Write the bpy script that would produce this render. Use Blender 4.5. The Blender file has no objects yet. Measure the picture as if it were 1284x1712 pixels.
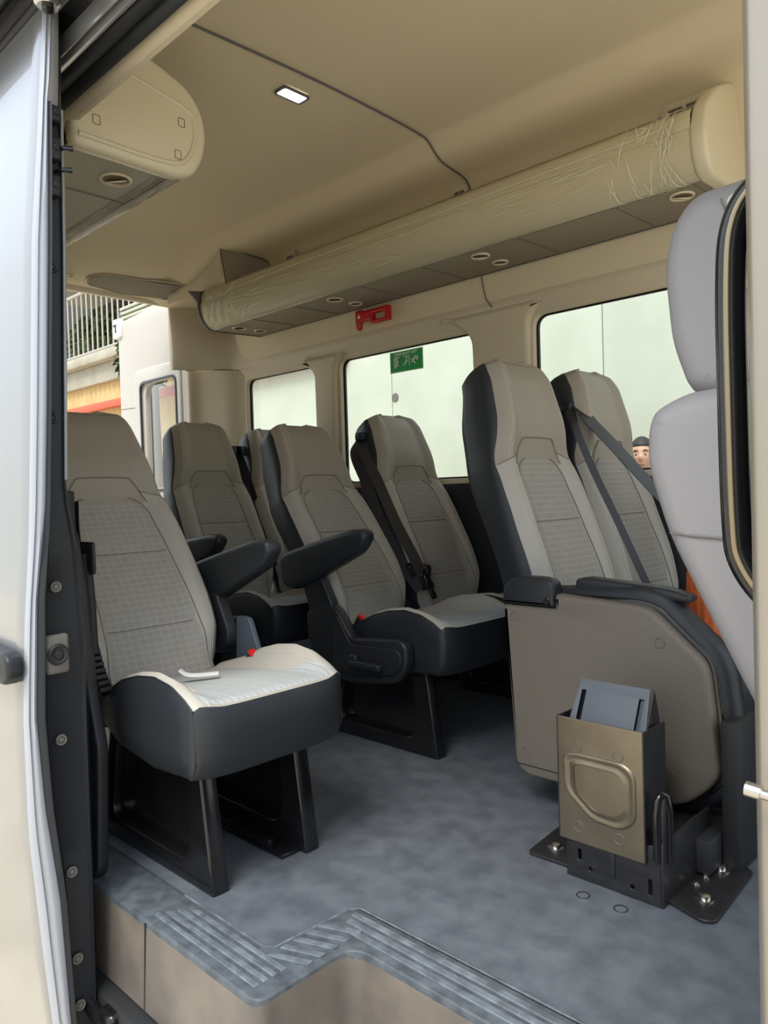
import bpy, bmesh, math, random
from mathutils import Vector, Matrix
random.seed(5)
S = bpy.context.scene
COL = S.collection
R = math.radians

# ------------------------------------------------------------------ camera
cam = bpy.data.cameras.new('camera'); camo = bpy.data.objects.new('camera', cam); COL.objects.link(camo)
TH, PI_, RO, F = 0.771192, -0.025028, -0.030255, 1260.34
fw = Vector((-math.sin(TH)*math.cos(PI_), math.cos(TH)*math.cos(PI_), math.sin(PI_)))
rt = Vector((math.cos(TH), math.sin(TH), 0)); up = rt.cross(fw)
r2 = rt*math.cos(RO)+up*math.sin(RO); u2 = -rt*math.sin(RO)+up*math.cos(RO)
M = Matrix((r2, u2, -fw)).transposed().to_4x4(); M.translation = Vector((0, 0, .9))
camo.matrix_world = M
cam.sensor_fit = 'VERTICAL'; cam.sensor_height = 24; cam.lens = 24*F/1712; cam.clip_start = .02
S.camera = camo
# ------------------------------------------------------------------ world, light
w = bpy.data.worlds.new('sky'); S.world = w; w.use_nodes = True
nt = w.node_tree; nt.nodes.clear()
o = nt.nodes.new('ShaderNodeOutputWorld'); b = nt.nodes.new('ShaderNodeBackground')
tc = nt.nodes.new('ShaderNodeTexCoord'); sp = nt.nodes.new('ShaderNodeSeparateXYZ'); cr = nt.nodes.new('ShaderNodeValToRGB')
cn = nt.nodes.new('ShaderNodeTexNoise'); cn.inputs['Scale'].default_value = 3; cn.inputs['Detail'].default_value = 5
mx = nt.nodes.new('ShaderNodeMix'); mx.data_type = 'RGBA'; mx.blend_type = 'MULTIPLY'; mx.inputs[0].default_value = .35
nt.links.new(tc.outputs['Generated'], sp.inputs[0]); nt.links.new(sp.outputs[2], cr.inputs[0]); nt.links.new(tc.outputs['Generated'], cn.inputs[0])
cr.color_ramp.elements[0].position = 0.0; cr.color_ramp.elements[0].color = (.55, .58, .55, 1)
cr.color_ramp.elements[1].position = .5; cr.color_ramp.elements[1].color = (.80, .91, 1.06, 1)
nt.links.new(cr.outputs[0], mx.inputs[6]); nt.links.new(cn.outputs[0], mx.inputs[7])
nt.links.new(mx.outputs[2], b.inputs[0]); b.inputs[1].default_value = 1.6
nt.links.new(b.outputs[0], o.inputs[0])
sun = bpy.data.lights.new('sun', 'SUN'); sun.energy = 2.6; sun.angle = R(30); sun.color = (1, .95, .86)
so = bpy.data.objects.new('sun', sun); COL.objects.link(so); so.rotation_euler = (R(33), 0, R(20))
S.view_settings.view_transform = 'Standard'; S.view_settings.look = 'None'
S.view_settings.gamma = 1; S.view_settings.use_curve_mapping = False
S.view_settings.exposure = .66

# ------------------------------------------------------------------ materials
def mat(name, col, rough=.6, metal=0, noise=0, nscale=30, bump=0, bscale=300, spec=.5, col2=None, coat=0):
    m = bpy.data.materials.new(name); m.use_nodes = True; n = m.node_tree; p = n.nodes['Principled BSDF']
    p.inputs['Base Color'].default_value = (*col, 1); p.inputs['Roughness'].default_value = rough
    p.inputs['Metallic'].default_value = metal; p.inputs['Specular IOR Level'].default_value = spec
    p.inputs['Coat Weight'].default_value = coat
    t = n.nodes.new('ShaderNodeTexCoord')
    if noise or col2:
        nz = n.nodes.new('ShaderNodeTexNoise'); nz.inputs['Scale'].default_value = nscale; nz.inputs['Detail'].default_value = 6
        n.links.new(t.outputs['Object'], nz.inputs['Vector'])
        c = n.nodes.new('ShaderNodeValToRGB'); a = col2 or tuple(x*(1-noise) for x in col)
        c.color_ramp.elements[0].position = .35; c.color_ramp.elements[0].color = (*a, 1)
        c.color_ramp.elements[1].position = .65; c.color_ramp.elements[1].color = (*col, 1)
        n.links.new(nz.outputs[0], c.inputs[0]); n.links.new(c.outputs[0], p.inputs['Base Color'])
    if bump:
        nb = n.nodes.new('ShaderNodeTexNoise'); nb.inputs['Scale'].default_value = bscale; nb.inputs['Detail'].default_value = 3
        n.links.new(t.outputs['Object'], nb.inputs['Vector'])
        bp = n.nodes.new('ShaderNodeBump'); bp.inputs['Strength'].default_value = bump; bp.inputs['Distance'].default_value = .002
        n.links.new(nb.outputs[0], bp.inputs['Height']); n.links.new(bp.outputs[0], p.inputs['Normal'])
    return m
LEA = mat('light_leather', (.375, .355, .315), .5, bump=.25, bscale=350)
LEAT = mat('shaded_taupe_leather', (.30, .265, .22), .5, bump=.25, bscale=350)  # darker tone is partly the leather's own, partly painted shade
LEAG = mat('grey_leather', (.25, .24, .25), .42, bump=.25, bscale=350)
DARK = mat('dark_leather', (.019, .022, .027), .42, spec=.4, bump=.3, bscale=300)
PLAS = mat('dark_plastic', (.016, .018, .022), .42, spec=.4, bump=.2, bscale=500)
BLK = mat('gloss_black', (.008, .008, .009), .16, spec=.6)
BLKM = mat('matt_black', (.014, .015, .017), .6)
BELT = mat('belt_webbing', (.016, .016, .02), .38)
SEAM = mat('seam_thread', (.20, .175, .15), .8)
STI = mat('stitch_thread', (.52, .49, .45), .7)
HEAD = mat('headliner_fabric', (.70, .60, .425), .95, bump=.3, bscale=500, spec=.1)
TRIM = mat('beige_trim', (.60, .515, .375), .6, bump=.15, bscale=400)
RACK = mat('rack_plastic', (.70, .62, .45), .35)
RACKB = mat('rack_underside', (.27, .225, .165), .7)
WHITE = mat('door_trim_white', (.50, .47, .43), .55)
TAUPE = mat('taupe_plastic', (.16, .137, .112), .5, noise=.12, nscale=400, bump=.6, bscale=500)
RED = mat('red_plastic', (.55, .01, .012), .35)
SILV = mat('silver_paint', (.33, .33, .335), .25, metal=.55, coat=.6)
STRIP = mat('door_edge_paint', (.40, .42, .47), .3, metal=.2, coat=.5)
GOLD = mat('champagne_paint', (.27, .24, .195), .32, metal=.3, coat=.4)
CHR = mat('bright_metal', (.6, .58, .55), .22, metal=1)
WREF = mat('warm_reflection_plate', (.235, .195, .14), .36, metal=.75, noise=.25, nscale=9)  # warm ground reflection on black paint, put into the base colour
STEEL = mat('bracket_black_steel', (.02, .02, .022), .35, noise=.3, nscale=25)
BLUEG = mat('bluegrey_flap', (.09, .105, .128), .55)
WPL = mat('white_plastic', (.75, .76, .78), .4)
ORG = mat('orange_fabric', (.62, .13, .03), .7)
CLIP = mat('clip_grey', (.13, .12, .11), .6)
STEP = mat('step_well_plastic', (.17, .145, .12), .36, noise=.35, nscale=7, bump=.15, bscale=200, col2=(.11, .095, .085))
FLR = mat('vinyl_floor', (.115, .131, .154), .5, col2=(.076, .088, .107), nscale=16, bump=.5, bscale=260)
SILL = mat('sill_mat', (.10, .117, .135), .55, col2=(.052, .062, .074), nscale=28, bump=.3, bscale=200)
RIDGE = mat('sill_ridges', (.165, .19, .22), .5, noise=.5, nscale=30)
GRD = mat('ground_concrete', (.60, .52, .39), .9, noise=.25, nscale=2)
OUTW = mat('painted_wall', (.50, .53, .475), .8, col2=(.44, .47, .41), nscale=1.6)
YEL = mat('yellow_cladding', (.62, .47, .22), .7, col2=(.55, .38, .16), nscale=2)
CONC = mat('ledge_concrete', (.42, .39, .31), .8, noise=.2, nscale=3)
REDB = mat('red_beam_paint', (.55, .10, .05), .6)
RAILM = mat('rail_paint', (.42, .39, .34), .6)
LEAF = mat('foliage', (.10, .17, .04), .8, col2=(.02, .035, .012), nscale=6)
SKIN = mat('skin', (.50, .28, .20), .5)
HAIR = mat('hair', (.015, .012, .01), .6)
SHIRT = mat('white_shirt', (.7, .7, .7), .8)
TROU = mat('dark_trousers', (.04, .045, .06), .8)

def fabric(name, base, line, bw, bh, ms, rot=False):
    m = bpy.data.materials.new(name); m.use_nodes = True; n = m.node_tree; p = n.nodes['Principled BSDF']
    p.inputs['Roughness'].default_value = .8; p.inputs['Specular IOR Level'].default_value = .2
    t = n.nodes.new('ShaderNodeTexCoord'); s_ = n.nodes.new('ShaderNodeSeparateXYZ'); c = n.nodes.new('ShaderNodeCombineXYZ')
    n.links.new(t.outputs['Object'], s_.inputs[0])
    n.links.new(s_.outputs[1], c.inputs[0]); n.links.new(s_.outputs[0 if rot else 2], c.inputs[1])
    br = n.nodes.new('ShaderNodeTexBrick'); br.offset = 0; br.inputs['Scale'].default_value = 1
    br.inputs['Brick Width'].default_value = bw; br.inputs['Row Height'].default_value = bh
    br.inputs['Mortar Size'].default_value = ms; br.inputs['Mortar Smooth'].default_value = .5
    br.inputs['Color1'].default_value = (*base, 1); br.inputs['Color2'].default_value = (*[x*.93 for x in base], 1)
    br.inputs['Mortar'].default_value = (*line, 1)
    n.links.new(c.outputs[0], br.inputs['Vector'])
    n.links.new(br.outputs['Color'], p.inputs['Base Color'])
    nz = n.nodes.new('ShaderNodeTexNoise'); nz.inputs['Scale'].default_value = 700
    n.links.new(t.outputs['Object'], nz.inputs['Vector'])
    b1 = n.nodes.new('ShaderNodeBump'); b1.inputs['Strength'].default_value = .5; b1.inputs['Distance'].default_value = .003; b1.invert = True
    b2 = n.nodes.new('ShaderNodeBump'); b2.inputs['Strength'].default_value = .25; b2.inputs['Distance'].default_value = .002
    n.links.new(br.outputs['Fac'], b1.inputs['Height']); n.links.new(nz.outputs[0], b2.inputs['Height'])
    n.links.new(b1.outputs[0], b2.inputs['Normal']); n.links.new(b2.outputs[0], p.inputs['Normal'])
    return m
FAB = fabric('checked_fabric', (.33, .31, .28), (.43, .415, .39), .024, .019, .0012)
FABC = fabric('ribbed_fabric', (.40, .42, .425), (.29, .315, .335), .017, .6, .0013, rot=True)

def clear(name, tint, gloss, bump=0, bsc=20):
    m = bpy.data.materials.new(name); m.use_nodes = True; n = m.node_tree; n.nodes.clear()
    out = n.nodes.new('ShaderNodeOutputMaterial'); mi = n.nodes.new('ShaderNodeMixShader')
    tr = n.nodes.new('ShaderNodeBsdfTransparent'); gl = n.nodes.new('ShaderNodeBsdfGlossy')
    tr.inputs[0].default_value = (*tint, 1); gl.inputs['Roughness'].default_value = .06 if not bump else .10
    fr = n.nodes.new('ShaderNodeLayerWeight'); fr.inputs[0].default_value = gloss
    n.links.new(fr.outputs['Fresnel'], mi.inputs[0]); n.links.new(tr.outputs[0], mi.inputs[1]); n.links.new(gl.outputs[0], mi.inputs[2])
    if bump:
        t = n.nodes.new('ShaderNodeTexCoord'); mp = n.nodes.new('ShaderNodeMapping'); mp.inputs['Scale'].default_value = (.22, 1.2, 1.2)
        nz = n.nodes.new('ShaderNodeTexNoise'); nz.inputs['Scale'].default_value = bsc; nz.inputs['Detail'].default_value = 5; nz.inputs['Distortion'].default_value = 1.5
        n.links.new(t.outputs['Object'], mp.inputs[0]); n.links.new(mp.outputs[0], nz.inputs['Vector'])
        bp = n.nodes.new('ShaderNodeBump'); bp.inputs['Strength'].default_value = bump; bp.inputs['Distance'].default_value = .02
        a1 = n.nodes.new('ShaderNodeMath'); a1.operation = 'SUBTRACT'; a1.inputs[1].default_value = .5
        a2 = n.nodes.new('ShaderNodeMath'); a2.operation = 'ABSOLUTE'; a3 = n.nodes.new('ShaderNodeMath'); a3.operation = 'MULTIPLY'; a3.inputs[1].default_value = 4; a3.use_clamp = True
        n.links.new(nz.outputs[0], a1.inputs[0]); n.links.new(a1.outputs[0], a2.inputs[0]); n.links.new(a2.outputs[0], a3.inputs[0])
        n.links.new(a3.outputs[0], bp.inputs['Height']); n.links.new(bp.outputs[0], gl.inputs['Normal'])
        ad = n.nodes.new('ShaderNodeMath'); ad.operation = 'ADD'; ad.inputs[1].default_value = .03; n.links.new(fr.outputs['Fresnel'], ad.inputs[0]); n.links.new(ad.outputs[0], mi.inputs[0])
    n.links.new(mi.outputs[0], out.inputs[0]); return m
GLASS = clear('window_glass', (.96, .97, .93), .12)
FILM = clear('plastic_film', (1, 1, .98), .13, 1.0, 20)
def emit(name, col, st):
    m = bpy.data.materials.new(name); m.use_nodes = True; p = m.node_tree.nodes['Principled BSDF']
    p.inputs['Base Color'].default_value = (*col, 1); p.inputs['Emission Color'].default_value = (*col, 1); p.inputs['Emission Strength'].default_value = st
    return m
LAMP = emit('lamp_lens_lit', (.85, .85, .95), 3)

# ------------------------------------------------------------------ helpers
def link(name, me, m, parent=None, loc=None, ang=35):
    for x in (m if isinstance(m, (list, tuple)) else [m]): me.materials.append(x)
    if ang:
        me.shade_smooth(); me.set_sharp_from_angle(angle=R(ang))
    ob = bpy.data.objects.new(name, me); COL.objects.link(ob)
    if parent: ob.parent = parent
    if loc: ob.location = loc
    return ob
def mesh(name, bm, m, parent=None, loc=None, ang=35, rev=True):
    if rev: bmesh.ops.recalc_face_normals(bm, faces=bm.faces)
    me = bpy.data.meshes.new(name); bm.to_mesh(me); bm.free()
    return link(name, me, m, parent, loc, ang)
def tag(ob, label=None, cat=None, group=None, kind=None):
    if label: ob['label'] = label
    if cat: ob['category'] = cat
    if group: ob['group'] = group
    if kind: ob['kind'] = kind
    return ob
def st(ob, label=None): return tag(ob, label, kind='structure')
def empty(name, loc=(0, 0, 0), rz=0):
    e = bpy.data.objects.new(name, None); e.empty_display_size = .05; COL.objects.link(e); e.location = loc; e.rotation_euler = (0, 0, rz); return e
def bbox(bm, x0, x1, y0, y1, z0, z1, bev=0, seg=2):
    t = bmesh.new(); bmesh.ops.create_cube(t, size=1)
    for v in t.verts: v.co = Vector(((x0+x1)/2+v.co.x*(x1-x0), (y0+y1)/2+v.co.y*(y1-y0), (z0+z1)/2+v.co.z*(z1-z0)))
    if bev: bmesh.ops.bevel(t, geom=t.edges[:], offset=bev, segments=seg, affect='EDGES', profile=.5)
    app(bm, t)
def app(bm, t):
    me = bpy.data.meshes.new('t'); t.to_mesh(me); t.free(); bm.from_mesh(me); bpy.data.meshes.remove(me)
def box(name, x0, x1, y0, y1, z0, z1, m, parent=None, bev=.003, seg=2):
    bm = bmesh.new(); bbox(bm, x0, x1, y0, y1, z0, z1, bev, seg); return mesh(name, bm, m, parent)
def bgrid(bm, rows, close=False, caps=False):
    V = [[bm.verts.new(p) for p in r] for r in rows]
    n = len(V[0])
    for i in range(len(V)-1):
        for j in range(n if close else n-1):
            bm.faces.new((V[i][j], V[i][(j+1) % n], V[i+1][(j+1) % n], V[i+1][j]))
    if caps:
        bm.faces.new(V[0]); bm.faces.new(V[-1][::-1])
    return V
def grid(name, rows, m, parent=None, close=False, caps=False, ang=35, rev=True):
    bm = bmesh.new(); bgrid(bm, rows, close, caps); return mesh(name, bm, m, parent, ang=ang, rev=rev)
def btube(bm, pts, r, n=8, caps=True):
    pts = [Vector(p) for p in pts]; rows = []; ref = None
    for i, p in enumerate(pts):
        t = (pts[min(i+1, len(pts)-1)]-pts[max(i-1, 0)]).normalized()
        if ref is None:
            a = Vector((0, 0, 1)) if abs(t.z) < .9 else Vector((1, 0, 0)); ref = t.cross(a).normalized()
        ref = (ref-t*ref.dot(t)).normalized(); c = t.cross(ref)
        rr = r[i] if isinstance(r, (list, tuple)) else r
        rows.append([p+(ref*math.cos(k*2*math.pi/n)+c*math.sin(k*2*math.pi/n))*rr for k in range(n)])
    bgrid(bm, rows, True, caps)
def tube(name, pts, r, m, parent=None, n=8):
    bm = bmesh.new(); btube(bm, pts, r, n); return mesh(name, bm, m, parent, ang=60)
def spline(pts, k=8):
    P = [Vector(p) for p in pts]; P = [P[0]*2-P[1]]+P+[P[-1]*2-P[-2]]; o_ = []
    for i in range(1, len(P)-2):
        for j in range(k):
            t = j/k; a, b_, c, d = P[i-1:i+3]
            o_.append(.5*((2*b_)+(c-a)*t+(2*a-5*b_+4*c-d)*t*t+(3*b_-a-3*c+d)*t**3))
    o_.append(P[-2]); return o_
def ribbon(name, pts, wid, wdir, m, parent=None, th=.0025, k=6, sm=True):
    p = spline(pts, k) if sm else [Vector(q) for q in pts]
    wd = Vector(wdir).normalized(); rows = []
    for i, q in enumerate(p):
        t = (p[min(i+1, len(p)-1)]-p[max(i-1, 0)]).normalized(); s_ = (wd-t*wd.dot(t)).normalized(); nn = t.cross(s_)
        rows.append([q+s_*wid/2+nn*th/2, q-s_*wid/2+nn*th/2, q-s_*wid/2-nn*th/2, q+s_*wid/2-nn*th/2])
    bm = bmesh.new(); bgrid(bm, rows, True, True); return mesh(name, bm, m, parent, ang=50)
def rp(pts, r, n=5):
    out = []; N = len(pts)
    for i in range(N):
        a, b_, c = Vector(pts[i-1]), Vector(pts[i]), Vector(pts[(i+1) % N])
        rr = r[i] if isinstance(r, (list, tuple)) else r
        d1, d2 = (a-b_), (c-b_); l = min(rr, d1.length*.48, d2.length*.48)
        if l < 1e-5: out.append(tuple(b_)); continue
        p, q = b_+d1.normalized()*l, b_+d2.normalized()*l
        for k in range(n+1):
            t = k/n; out.append(tuple(p*(1-t)**2+b_*2*t*(1-t)+q*t*t))
    return out
def rr4(x0, x1, z0, z1, r, n=6): return rp([(x0, z0), (x1, z0), (x1, z1), (x0, z1)], r, n)
def shape(outer, holes, depth, bev=0, mapf=None, res=2):
    cu = bpy.data.curves.new('t', 'CURVE'); cu.dimensions = '2D'; cu.fill_mode = 'BOTH'
    for loop in [outer]+list(holes):
        s_ = cu.splines.new('POLY'); s_.points.add(len(loop)-1)
        for i, p in enumerate(loop): s_.points[i].co = (p[0], p[1], 0, 1)
        s_.use_cyclic_u = True
    cu.extrude = max(depth/2-bev, .0001); cu.bevel_depth = bev; cu.bevel_resolution = res
    if bev: cu.offset = -bev
    ob = bpy.data.objects.new('t', cu); COL.objects.link(ob)
    dg = bpy.context.evaluated_depsgraph_get()
    me = bpy.data.meshes.new_from_object(ob.evaluated_get(dg))
    bpy.data.objects.remove(ob); bpy.data.curves.remove(cu); me.materials.clear()
    bm = bmesh.new(); bm.from_mesh(me); bpy.data.meshes.remove(me)
    bmesh.ops.remove_doubles(bm, verts=bm.verts, dist=1e-5)
    for v in bm.verts:
        v.co = Vector(mapf(v.co.x, v.co.y, v.co.z))
    return bm
def XZ(y): return lambda a, b_, c: (a, y+c, b_)       # outline in X,Z; thickness centred on y
def YZ(x): return lambda a, b_, c: (x+c, a, b_)
def XY(z): return lambda a, b_, c: (a, b_, z+c)
def plate(name, outer, holes, depth, bev, mf, m, parent=None, ang=35):
    return mesh(name, shape(outer, holes, depth, bev, mf), m, parent, ang=ang)
def disc(bm, c, axis, r, h, n=20, r2_=None):
    ax = Vector(axis).normalized(); c = Vector(c); r2_ = r if r2_ is None else r2_
    a = Vector((0, 0, 1)) if abs(ax.z) < .9 else Vector((1, 0, 0)); e1 = ax.cross(a).normalized(); e2 = ax.cross(e1)
    rows = [[c+ax*hh+(e1*math.cos(k*2*math.pi/n)+e2*math.sin(k*2*math.pi/n))*q for k in range(n)] for hh, q in ((0, r), (h*.7, r), (h, r2_*.85))]
    bgrid(bm, rows, True, True)
def ringm(bm, c, axis, r, t=.0012, n=24, sc=1):
    ax = Vector(axis).normalized(); c = Vector(c)
    a = Vector((0, 0, 1)) if abs(ax.z) < .9 else Vector((1, 0, 0)); e1 = ax.cross(a).normalized(); e2 = ax.cross(e1)
    p = [c+e1*math.cos(k*2*math.pi/n)*r*sc+e2*math.sin(k*2*math.pi/n)*r for k in range(n+1)]
    btube(bm, p, t, 5, False)
def rings(name, cs, axis, r, m, parent=None, t=.0012, sc=1):
    for c in cs:
        bm = bmesh.new(); ringm(bm, c, axis, r, t, sc=sc); mesh(name, bm, m, parent)
def bolt(name, c, m, parent, axis=(0, 0, 1), r=.014):
    bm = bmesh.new(); disc(bm, c, axis, r*1.5, .003, 20); disc(bm, Vector(c)+Vector(axis)*.003, axis, r*.9, r*.7, 12, r*.6)
    return mesh(name, bm, m, parent, ang=40)
def lerp(tab, x):
    if x <= tab[0][0]: return tab[0][1]
    for (a, b_), (c, d) in zip(tab, tab[1:]):
        if x <= c:
            t = (x-a)/(c-a); return b_+(d-b_)*t
    return tab[-1][1]
def smth(a, b_, x):
    t = min(max((x-a)/(b_-a), 0), 1); return t*t*(3-2*t)

# ------------------------------------------------------------------ shell of the van (the room)
RX = -4.15; FX = .55; WY = 2.80
# floor mat (vinyl) with the notch of the step
fl = rp([(RX, .884), (-1.208, .884), (-1.192, 1.105), (FX, 1.105), (FX, WY), (RX, WY)], [0, .03, .03, 0, 0, 0])
st(plate('floor', fl, [], .02, 0, XY(-.010), FLR), 'dusty slate grey vinyl floor of the van')
sl = rp([(-2.60, .768), (-1.096, .768), (-1.096, 1.0), (FX, 1.0), (FX, 1.10), (-1.196, 1.10), (-1.212, .879), (-2.60, .879)], [0, .03, .05, 0, 0, .03, .03, 0])
sill = st(plate('trim_1', sl, [], .03, .004, XY(-.0135), SILL), 'dark rubber sill edging around the step')
# ridges of the sill
bm = bmesh.new()
for i in range(4):
    y = .790+i*.021; bbox(bm, -1.50+.012*i, -1.135-.0*i, y, y+.012, 0, .0045, .0015, 1)
for i in range(3):
    y = 1.022+i*.024; bbox(bm, -1.175+.01*(2-i), FX, y, y+.015, 0, .0045, .0015, 1)
mesh('sill_ridges', bm, RIDGE, sill)
bm = bmesh.new()
for i in range(5):
    y0 = .862+i*.033
    ps = [(-1.196, y0), (-1.196, y0+.016), (-1.112, y0+.050), (-1.112, y0+.034)]
    app(bm, shape(rp(ps, .003, 2), [], .004, .001, XY(.003)))
mesh('hazard_bars', bm, RIDGE, sill)
lip = [(-1.52, .879, .001), (-1.23, .879, .001), (-1.208, .89, .001), (-1.196, 1.08, .001), (-1.18, 1.104, .001), (FX, 1.104, .001)]
tube('sill_lip', lip, .0028, RIDGE, sill, 6)
# step well
path = rp([(-1.84, .769), (-1.096, .769), (-1.096, 1.001), (FX, 1.001), (FX, 1.002), (-1.84, .7695)], [0, .03, .05, 0, 0, 0])[:-2]
prow = [(-1.84, .769)]+[p for p in rp([(-1.84, .769), (-1.096, .769), (-1.096, 1.001), (FX, 1.001)], [0, .03, .05, 0], 8)[1:]]
def wallrow(z, off):
    o_ = []
    for i, p in enumerate(prow):
        a = Vector(prow[max(i-1, 0)]); c = Vector(prow[min(i+1, len(prow)-1)]); t = (c-a).normalized(); nrm = Vector((t.y, -t.x))
        o_.append((p[0]+nrm.x*off, p[1]+nrm.y*off, z))
    return o_
st(grid('wall_step', [wallrow(-.004, -.006), wallrow(-.008, 0), wallrow(-.02, .002), wallrow(-.19, .012)], STEP), 'brown grey plastic side of the step and sill')
st(grid('wall_step_lower', [[(p[0], p[1], p[2]) for p in wallrow(-.19, .012) if p[0] > -1.115], [(p[0], p[1], -.31) for p in wallrow(-.19, .02) if p[0] > -1.115]], STEP))
st(box('floor_step', -1.12, FX, .62, 1.02, -.33, -.30, STEP, bev=0))
tube('sill_joint', [(-1.494, .7655, -.004), (-1.494, .757, -.19)], .0018, BLKM, bpy.data.objects['wall_step'], 5)
st(box('trim_2', -2.6, -1.10, .72, .80, -.34, -.195, BLKM, bev=.01), 'black sill channel under the door opening')
tr = empty('slide_rail', (-1.7, .70, -.25)); tag(tr, 'curved glossy black lower door rail below the sill', 'rail')
tube('rail', [(x+1.7, y, z) for x, y, z in [(-.13-1.7, .0, .13), (-1.70, .0, .06), (-1.60, .01, .01), (-1.4, .02, -.005), (-1.0, .02, -.01)]], .017, BLK, tr, 10)
bm = bmesh.new(); bbox(bm, .10, .16, .0, .05, .0, .05, .012, 3); mesh('roller_arm', bm, BLK, tr)
bm = bmesh.new(); disc(bm, (.20, .0, .02), (0, -1, 0), .018, .02); mesh('roller', bm, CHR, tr)
# far side wall profile (Y,Z) ceiling to window header
cp = [(.872, 1.885), (.868, 2.0), (.90, 2.12), (.99, 2.19), (1.06, 2.235), (1.11, 2.275), (1.17, 2.297), (1.3, 2.303), (1.6, 2.312), (1.82, 2.315), (2.1, 2.31), (2.27, 2.302), (2.315, 2.292), (2.35, 2.265), (2.386, 2.240), (2.44, 2.225), (2.53, 2.213), (2.575, 2.19), (2.595, 2.15), (2.61, 2.10), (2.66, 2.02), (2.74, 1.95), (2.765, 1.87), (2.775, 1.78), (2.778, 1.73)]
c2 = [(p.x, p.y) for p in spline([(a, b_, 0) for a, b_ in cp], 4)]
rows = []
xs = [RX, -4.08, -4.0, -3.9, -3.8, -3.7, -3.6, -3.5, -3.3, -2.5, -1.952, -1.5, -.5, FX]
def capz(x): return 2.105+.215*smth(-4.2, -3.45, x)
def cz(x, y, z):
    c = capz(x); return z if x > -3.4 else c-(2.315-z)*(c-1.9)/(2.415-1.9) if z > 1.9 else z
for x in xs: rows.append([(x, y, cz(x, y, z)) for y, z in c2])
ceil = st(grid('ceiling', rows, HEAD, ang=60), 'beige fabric headliner of the van')
# headliner joint
j = [(-1.948, y, z-.0035) for y, z in c2 if .95 < y < 2.6]
tube('headliner_joint', j, .0042, CLIP, ceil, 6)
for p in [(-1.95, 1.55, 2.307), (-2.5, 1.3, 2.296), (-2.1, 1.9, 2.31)]:
    pass
# window header + wall left with openings
hp = [(2.778, 1.735), (2.782, 1.71), (2.80, 1.675), (2.805, 1.655), (2.803, 1.63)]
wall = rp([(-3.93, .90), (FX, .90), (FX, 1.668), (-3.93, 1.668)], 0)
holes = [rr4(-1.795, -.58, .96, 1.645, .06), rr4(-3.025, -2.122, .96, 1.630, .055), rr4(-3.885, -3.23, .96, 1.630, .055)]
wl = st(plate('wall_left', wall, holes, .03, .006, XZ(2.815), TRIM), 'beige side wall with three windows')
grid('window_header', [[(x, y, z) for y, z in [(p.x, p.y) for p in spline([(a, b_, 0) for a, b_ in [(2.777, 1.74), (2.775, 1.715), (2.785, 1.69), (2.800, 1.66)]], 4)]] for x in (-3.93, -3, -2, -1, FX)], TRIM, wl, ang=60)
tube('panel_joint', [(-2.035, 2.765, 1.863), (-2.03, 2.772, 1.80), (-2.018, 2.772, 1.753), (-1.987, 2.772, 1.712)], .003, CLIP, wl, 5)
# pillar covers
plate('pillar_cover', rp([(-2.30, 1.705), (-1.72, 1.705), (-1.805, 1.645), (-1.815, .92), (-2.095, .92), (-2.11, 1.60), (-2.19, 1.665)], [.02, .02, .05, .01, .01, .05, .03]), [], .06, .02, XZ(2.80), TRIM, wl)
plate('pillar_cover', rp([(-3.33, 1.665), (-2.98, 1.665), (-3.04, 1.60), (-3.045, .92), (-3.205, .92), (-3.21, 1.58)], [.02, .02, .04, .01, .01, .04]), [], .06, .02, XZ(2.80), TRIM, wl)
st(box('wall_left_lower', -4.12, FX, 2.775, 2.82, 0, .935, PLAS, bev=.01), 'charcoal lower side wall')
for i, (x0, x1, zt) in enumerate([(-1.795, -.58, 1.645), (-3.025, -2.122, 1.630), (-3.885, -3.23, 1.630)]):
    wn = plate('window_%d' % (i+1), rr4(x0-.02, x1+.02, .94, zt+.02, .06), [rr4(x0+.008, x1-.008, .968, zt-.006, .05)], .012, .002, XZ(2.838), BLK)
    st(wn, ['black edged side window beside the front seats', 'black edged side window with the emergency exit sticker', 'rearmost black edged side window'][i])
    plate('pane', rr4(x0-.01, x1+.01, .95, zt+.01, .05), [], .004, 0, XZ(2.835), GLASS, wn)
# rear left corner pillar (upper, lower) curved
def crn(zs, f): return [[(p.x, p.y, z) for p in spline([(a, b_, 0) for a, b_ in f(z)], 6)] for z in zs]
lo = st(grid('wall_back', crn([0, .5, 1.0, 1.4, 1.62, 1.69, 1.70], lambda z: [(-3.90, 2.80), (-3.93, 2.775), (-3.98, 2.72), (-4.06, 2.67), (-4.13, 2.62), (-4.155, 2.565), (-4.19, 2.56)]), TRIM, ang=60), 'beige trim of the rear corner pillar')
grid('pillar_cap', crn([1.695, 1.72, 1.78, 1.9, 2.0, 2.06, 2.12], lambda z: [(-3.80, 2.779), (-3.93, 2.76-.3*max(0, z-2.0)), (-4.02, 2.68-.06*smth(1.7, 1.8, z)), (-4.10, 2.56-.05*smth(1.7, 1.8, z)), (-4.15, 2.47-.03*smth(1.7, 2.1, z)), (-4.17, 2.455), (-4.20, 2.46)]), TRIM, lo, ang=60)
tube('pillar_joint', [(-3.93, 2.772, 1.695), (-4.0, 2.70, 1.70), (-4.1, 2.60, 1.70), (-4.155, 2.545, 1.70)], .0035, CLIP, lo, 5)
st(grid('trim_3', [[(RX, y, 2.108), (RX-.02, y, 2.085), (RX-.05, y, 2.085), (RX-.08, y, 2.12), (RX-.08, y, 2.4)] for y in (.84, 1.2, 1.8, 2.3, 2.44, 2.6, 2.85)], TRIM, ang=50), 'beige header over the open rear doorway')
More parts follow.
